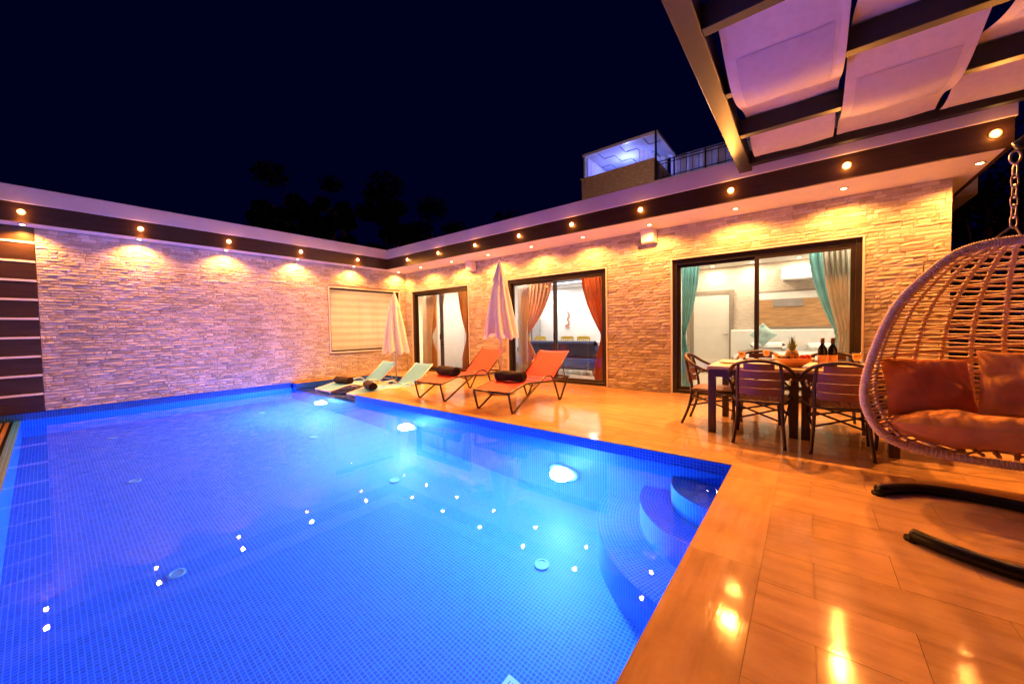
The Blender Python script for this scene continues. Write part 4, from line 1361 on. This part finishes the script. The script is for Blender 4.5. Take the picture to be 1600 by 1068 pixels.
wine_bottle((9.865, -2.06, TZ), "dark wine bottle with orange label nearer the fruit bowl")
wine_bottle((9.945, -2.02, TZ), "dark wine bottle with orange label farther from the fruit bowl")
gl = MB().lathe([(0, 0), (.034, 0), (.034, .004), (.006, .010), (.005, .06), (.022, .075), (.036, .10), (.038, .16), (.0365, .16), (.034, .10), (.020, .078), (0, .07)], 18).mesh("goblet", M['clear'], True)
jm = MB().lathe([(0, .078), (.019, .08), (.0325, .10), (.035, .143), (0, .143)], 18).mesh("juice", M['juice'], True)
for (x_, y_, lb) in ((9.16, -2.05, "stemmed glass of orange juice at the table end by the stone wall"), (9.36, -1.62, "stemmed glass of orange juice before the chair facing the white door"),
                     (9.90, -1.66, "stemmed glass of orange juice behind the wine bottles"), (10.13, -2.00, "stemmed glass of orange juice near the hanging chair")):
    t = thing("juice_glass", lb, "glass", (x_, y_, TZ), 0, "juice glasses on the table")
    link("goblet", gl, t); link("juice", jm, t)
pl = MB().lathe([(0, 0), (.07, 0), (.12, .014), (.119, .018), (.07, .006), (0, .005)], 26).mesh("plate", M['porcelain'], True)
for (x_, y_, lb) in ((9.30, -2.19, "white plate laid before the chair at the pool corner end"), (9.98, -2.19, "white plate laid before the chair next to the hanging chair"), (9.27, -1.54, "white plate laid before the chair facing the white door"),
                     (10.0, -1.54, "white plate laid before the chair facing the sheer curtain"), (9.02, -1.88, "white plate laid at the head of the table"), (10.26, -1.88, "white plate laid at the table end behind the hanging chair")):
    tag(link("plate", pl, None, (x_, y_, TZ)), lb, "plate", "plates on the table")
fk = MB().box(-.008, .008, -.09, .09, 0, .003, .001).mesh("knife", M['chain'])
for (x_, y_, lb) in ((9.44, -2.19, "steel knife beside the plate at the pool corner end"), (9.41, -1.54, "steel knife beside the plate facing the white door"), (10.14, -1.54, "steel knife beside the plate facing the sheer curtain")):
    tag(link("table_knife", fk, None, (x_, y_, TZ)), lb, "knife", "knives on the table")

# ------------------------------------------------------------------ hanging egg chair
EX, EY = 10.75, -3.20
egg = thing("hanging_chair", "double egg shaped hanging chair woven from cream rope", "hanging chair", (EX, EY, 0))
half = [(0, 1.70), (.14, 1.685), (.26, 1.63), (.40, 1.48), (.52, 1.30), (.615, 1.02), (.672, .72), (.645, .52), (.535, .355), (.30, .292), (0, .28)]
hc = catmull([(x, 0, z) for x, z in half], 6)
rim = hc + [Vector((-p.x, p.y, p.z)) for p in reversed(hc[1:-1])]
MB().tube(rim, 0.026, 10, True).build("rim", M['rope'], egg, True)
rw = MB()
for i in range(0, len(rim), 1):
    a = rim[i]; b = rim[(i + 1) % len(rim)]
    for q in (0.25, 0.75):
        c_ = a.lerp(b, q); d_ = (b - a).normalized(); e1 = Vector((0, 1, 0)); e2 = d_.cross(e1)
        ringp = [c_ + (e1 * math.cos(2 * PI * k / 8) + e2 * math.sin(2 * PI * k / 8)) * 0.0275 for k in range(8)]
        rw.tube(ringp, 0.0035, 4, True)
wrp = rw.build("rim_binding", M['rope'], egg, True); wrp['kind'] = 'stuff'
HZ = np.array([p.z for p in hc]); HX = np.array([p.x for p in hc])
_o = np.argsort(HZ)


def hw(z):
    return float(np.interp(z, HZ[_o], HX[_o]))


def shell(phi, z):
    w = hw(z)
    zc = (z - 0.28) / 1.42
    dep = 0.74 * (max(0.0, math.sin(PI * min(1, max(0, zc)) ** 0.85)) ** 0.55)
    return Vector((w * math.cos(phi), dep * math.sin(phi), z))


zs_ = np.linspace(0.30, 1.675, 54)
for i, z in enumerate(zs_):
    pts = []
    for k in range(19):
        ph = PI * k / 18
        pts.append(shell(ph, z + 0.010 * math.sin(i * 1.7 + k * 0.9) * math.sin(ph)))
    MB().tube(pts, 0.0082, 5).build("rope", M['rope'], egg, True)
for j, ph in enumerate((0.09, 0.17, 0.25, 0.335, 0.42, 0.5, 0.58, 0.665, 0.75, 0.83, 0.91)):
    pts = [shell(PI * ph, z) for z in np.linspace(0.29, 1.68, 40)]
    MB().tube(pts, 0.0125, 6).build("rib", M['rope'], egg, True)
    kn = MB()
    for z in zs_:
        p = shell(PI * ph, z); kn.lathe([(0, -.013), (.015, -.008), (.018, 0), (.015, .008), (0, .013)], 6, p)
    k_ = kn.build("knot", M['rope'], egg, True); k_['kind'] = 'stuff'
# chain
def link_mesh():
    pts = [(0.016 * math.cos(a), 0, 0.030 * math.sin(a) + (0.012 if math.sin(a) > 0 else -0.012)) for a in [2 * PI * k / 14 for k in range(14)]]
    return MB().tube(pts, 0.0052, 6, True).mesh("chain_link", M['chain'], True)


cl = link_mesh()
MB().tube([(-0.10, 0.0, 1.70), (-0.005, 0.02, 1.79)], 0.006, 6).build("hanger", M['chain'], egg)
MB().tube([(0.03, 0.0, 1.71), (0.005, 0.02, 1.79)], 0.006, 6).build("hanger", M['chain'], egg)
for i in range(6):
    link("chain_link", cl, egg, (0, 0.02, 1.82 + i * 0.062), (0, 0, PI / 2 * (i % 2) + 0.3))
MB().tube([(0.022 * math.cos(2 * PI * k / 14), 0.02, 2.215 + 0.04 * math.sin(2 * PI * k / 14)) for k in range(14)], .007, 6, True).build("shackle", M['chain'], egg, True)
# stand
st = thing("chair_stand", "black tubular stand with curved floor arms carrying the hanging chair", "stand", (0, 0, 0))
MB().tube(catmull([(EX, EY + .02, 2.275), (EX + .15, EY + .0, 2.36), (EX + .5, EY - .05, 2.42), (EX + .85, EY - .12, 2.25), (EX + 1.08, EY - .22, 1.7), (EX + 1.12, EY - .32, 1.0), (EX + .98, EY - .44, .35), (EX + .80, EY - .52, .05)], 8), 0.034, 12).build("mast", M['blackmetal'], st, True)
MB().tube(catmull([(10.14, -3.40, 0.035), (10.40, -3.20, 0.035), (10.80, -3.22, 0.035), (11.15, -3.40, 0.035), (11.42, -3.70, .035), (11.55, -3.72, .035)], 8), 0.034, 12).build("floor_arm", M['blackmetal'], st, True)
MB().tube(catmull([(10.205, -4.06, 0.035), (10.32, -4.15, 0.035), (10.54, -4.23, 0.035), (10.85, -4.20, 0.035), (11.2, -3.98, 0.035), (11.55, -3.72, .036)], 8), 0.034, 12).build("floor_arm", M['blackmetal'], st, True)
MB().lathe([(0, 0), (.037, 0), (.037, .02), (0, .02)], 12, (10.14, -3.40, 0)).build("foot_cap", M['blackmetal'], st)
MB().lathe([(0, 0), (.037, 0), (.037, .02), (0, .02)], 12, (10.205, -4.06, 0)).build("foot_cap", M['blackmetal'], st)


def cush(w, h, d, mat, loc, rot, label, seed, wr=0.012):
    tag(link("chair_cushion", pillow_mesh(w, h, d, mat, "chair_cushion", seed=seed, wr=wr), None, loc, rot), label, "cushion", "cushions in the hanging chair")


cush(1.12, 0.74, 0.25, M['cushion'], (EX + .02, EY + 0.26, 0.425), (math.radians(78), 0, 0), "broad ochre seat cushion lying in the hanging chair", 5, .010)
cush(0.52, 0.46, 0.18, M['cushion2'], (EX - .28, EY + 0.44, 0.70), (math.radians(-20), 0, math.radians(16)), "rust coloured cushion in the hanging chair beside the rim", 6)
cush(0.60, 0.52, 0.22, M['cushion'], (EX + .26, EY + 0.40, 0.74), (math.radians(-22), 0, math.radians(-10)), "ochre back cushion standing in the middle of the hanging chair", 8, .022)

# ------------------------------------------------------------------ roof terrace of the house behind
tt = thing("terrace_house", "stone clad upper house behind the villa with a lit glazed terrace room", "building", (0, 0, 0))
MB().box(4.52, 6.60, 3.0, 7.0, 3.37, 5.52).build("tower_wall", M['upstone'], tt)
MB().box(4.49, 6.63, 2.97, 7.03, 5.52, 5.56).build("coping", M['upstone'], tt)
MB().box(6.601, 12.0, 3.0, 9.0, 3.37, 4.92).build("terrace_wall", M['white'], tt)
MB().box(6.601, 12.0, 2.97, 3.08, 4.92, 4.96).build("terrace_edge", M['white'], tt)
for (x_, y_) in ((4.62, 3.03), (4.62, 4.6), (6.62, 4.6)):
    MB().box(x_ - .03, x_ + .03, y_ - .03, y_ + .03, 5.56, 6.18).build("post", M['whitemetal'], tt)
MB().tube([(6.655, 2.98, 4.96), (6.655, 2.98, 6.24)], .028, 8).build("corner_pole", M['rail'], tt)
rfz = MB().box(4.56, 6.70, 2.97, 3.05, 6.17, 6.24).box(4.56, 6.70, 4.62, 4.70, 6.17, 6.24).box(4.56, 4.64, 3.051, 4.619, 6.17, 6.24).box(6.62, 6.70, 3.051, 4.619, 6.17, 6.24)
rfo = rfz.build("terrace_roof", M['whitemetal'], tt)
for i in range(6):
    for j in range(3):
        z_ = 6.20 + 0.02 * ((i + j) % 2)
        MB().box(4.645 + i * .329, 4.645 + (i + 1) * .329 - .01, 3.055 + j * .52, 3.055 + (j + 1) * .52 - .012, z_, z_ + .012).build("roof_panel", M['opal'], rfo)
for i, (a, b, m_) in enumerate(((4.64, 4.641, 'awning'),)):
    MB().sheet(lambda u, v: (4.66 + .012 * math.sin(40 * u), 3.1 + 1.5 * u, 5.57 + .6 * v), 40, 2).build("side_curtain", M['awning'], tt, True)
MB().sheet(lambda u, v: (4.7 + 1.0 * u, 4.5 + .02 * math.sin(50 * u), 5.57 + .40 * v), 40, 2).build("back_curtain", M['opal'], tt, True)
MB().sheet(lambda u, v: (6.1 + .5 * u, 3.3 + .9 * u + .03 * math.sin(30 * u), 5.57 + (.45 + .06 * math.sin(7 * u)) * v), 40, 4).build("gathered_curtain", M['sheer'], tt, True)
d = bpy.data.lights.new("terrace_light", 'POINT'); d.energy = 46; d.color = (.16, .21, 1.0); d.shadow_soft_size = .08
link("terrace_light", d, tt, (5.55, 3.9, 5.85))
ln = thing("added_lantern", "small unseen warm lantern added on the flat roof to light the stone tower", "lantern", (7.2, 0.3, 3.362))  # out of view behind the parapet, added to brighten tower and awning
MB().lathe([(0, 0), (.07, 0), (.07, .03), (.05, .04), (.0, .04)], 12).build("base", M['blackmetal'], ln)
MB().lathe([(0, .04), (.015, .04), (.015, .30), (.045, .32), (.055, .38), (.045, .44), (0, .44)], 12).build("globe", M['lampglow'], ln)
d = bpy.data.lights.new("terrace_fill_light", 'POINT'); d.energy = 90; d.color = (1, .52, .40); d.shadow_soft_size = .05
link("terrace_fill_light", d, ln, (0, 0, .50))
# railing and awning fence on the terrace
rl = thing("terrace_railing", "thin dark railing along the terrace edge above the parapet", "railing", (0, 0, 0))
for z_ in (5.02, 5.36, 5.43):
    MB().tube([(6.70, 3.02, z_), (11.9, 3.02, z_)], .011, 6).build("rail", M['rail'], rl)
x_ = 6.82
while x_ < 11.8:
    big = int(round((x_ - 6.82) / .14)) % 8 == 7
    MB().tube([(x_, 3.02, 4.96), (x_, 3.02, 5.45 if big else 5.36)], .018 if big else .006, 6).build("picket", M['rail'], rl)
    x_ += .14
fn_ = thing("awning_fence", "pale scalloped awning screen behind the terrace railing", "screen", (0, 0, 0))
for i in range(14):
    x0 = 6.66 + i * .36
    MB().sheet(lambda u, v, x0=x0: (x0 + .36 * u, 4.75 + .05 * math.sin(PI * u), 4.93 + (1.27 + .035 * math.sin(PI * u)) * v), 8, 3, .01).build("panel", M['awning'], fn_, True)

# ------------------------------------------------------------------ trees
def tree(label, loc, h, rad, trunk_h, n, seed, shape='round', lean=(0, 0)):
    r = np.random.default_rng(seed)
    t = thing("tree", label, "tree", loc)
    tm = MB()
    top = Vector((lean[0], lean[1], h * .8))
    tk = catmull([(0, 0, -0.1), (lean[0] * .2, lean[1] * .2, trunk_h * .6), (lean[0] * .6, lean[1] * .6, trunk_h * 1.1), top], 5)
    tm.tube(tk, list(np.linspace(0.20, 0.05, len(tk))), 8)
    cl_ = []
    for k in range(26):
        z0 = trunk_h * .75 + (h - trunk_h) * r.uniform(0, .8)
        a = r.uniform(0, 2 * PI); l = rad * r.uniform(.45, 1.0)
        if shape == 'cone': l *= max(.15, 1.15 - (z0 - trunk_h * .6) / (h - trunk_h * .6))
        f0 = min(.95, z0 / (h * .8)); b0 = tk[int(f0 * (len(tk) - 1))]
        e_ = Vector((b0.x + l * math.cos(a), b0.y + l * math.sin(a), z0 + r.uniform(.1, .9)))
        tm.tube([b0, b0.lerp(e_, .5) + Vector((0, 0, .12)), e_], [.06, .04, .012], 5)
        cl_.append((e_, rad * r.uniform(.22, .42)))
    cl_.append((Vector((lean[0], lean[1], h - rad * .3)), rad * .5))
    tm.build("trunk", M['bark'], t, True)
    V = np.zeros((n * 4, 3)); k = 0
    for i in range(n):
        c, cr = cl_[int(r.integers(len(cl_)))]
        d_ = r.normal(size=3); d_ /= np.linalg.norm(d_); p = np.array(c) + d_ * cr * r.random() ** .45 * np.array([1, 1, .7])
        a = r.normal(size=3); a /= np.linalg.norm(a); b = np.cross(a, r.normal(size=3)); b /= np.linalg.norm(b)
        s_ = r.uniform(.05, .13)
        V[4 * i:4 * i + 4] = [p - a * s_, p + b * s_ * .5, p + a * s_, p - b * s_ * .5]
    me = bpy.data.meshes.new("crown")
    me.from_pydata(V.tolist(), [], [(4 * i, 4 * i + 1, 4 * i + 2, 4 * i + 3) for i in range(n)])
    me.materials.append(M['leaf'])
    link("crown", me, t)
    return t


tree("leaning sparse dark tree beyond the wing roof, forked crown", (-6.7, 0.2, 0), 8.0, 1.4, 5.0, 11000, 1, lean=(-.5, -1.3))
tree("slim dark tree with bare trunk tinted as if lit pink beyond the wing roof", (-6.2, 0.9, 0), 7.9, 1.0, 5.7, 8000, 2, lean=(-.3, .1))
tree("broad dark conifer shaped tree beyond the house corner", (-5.3, 2.9, 0), 8.3, 1.8, 3.0, 15000, 3, 'cone')
tree("low bushy dark tree behind the villa roof beside the conifer", (-4.2, 4.6, 0), 7.4, 1.6, 3.0, 12000, 4)
tree("round dark tree just behind the villa roof", (-2.0, 7.6, 0), 7.0, 1.6, 3.0, 9000, 5)
tree("dark leafy tree beyond the end of the house behind the hanging chair", (13.2, 7.5, 0), 6.0, 2.4, 1.0, 9000, 6)
tree("tall dark tree at the garden edge past the house end", (15.8, 5.5, 0), 6.0, 2.4, 1.0, 9000, 7)
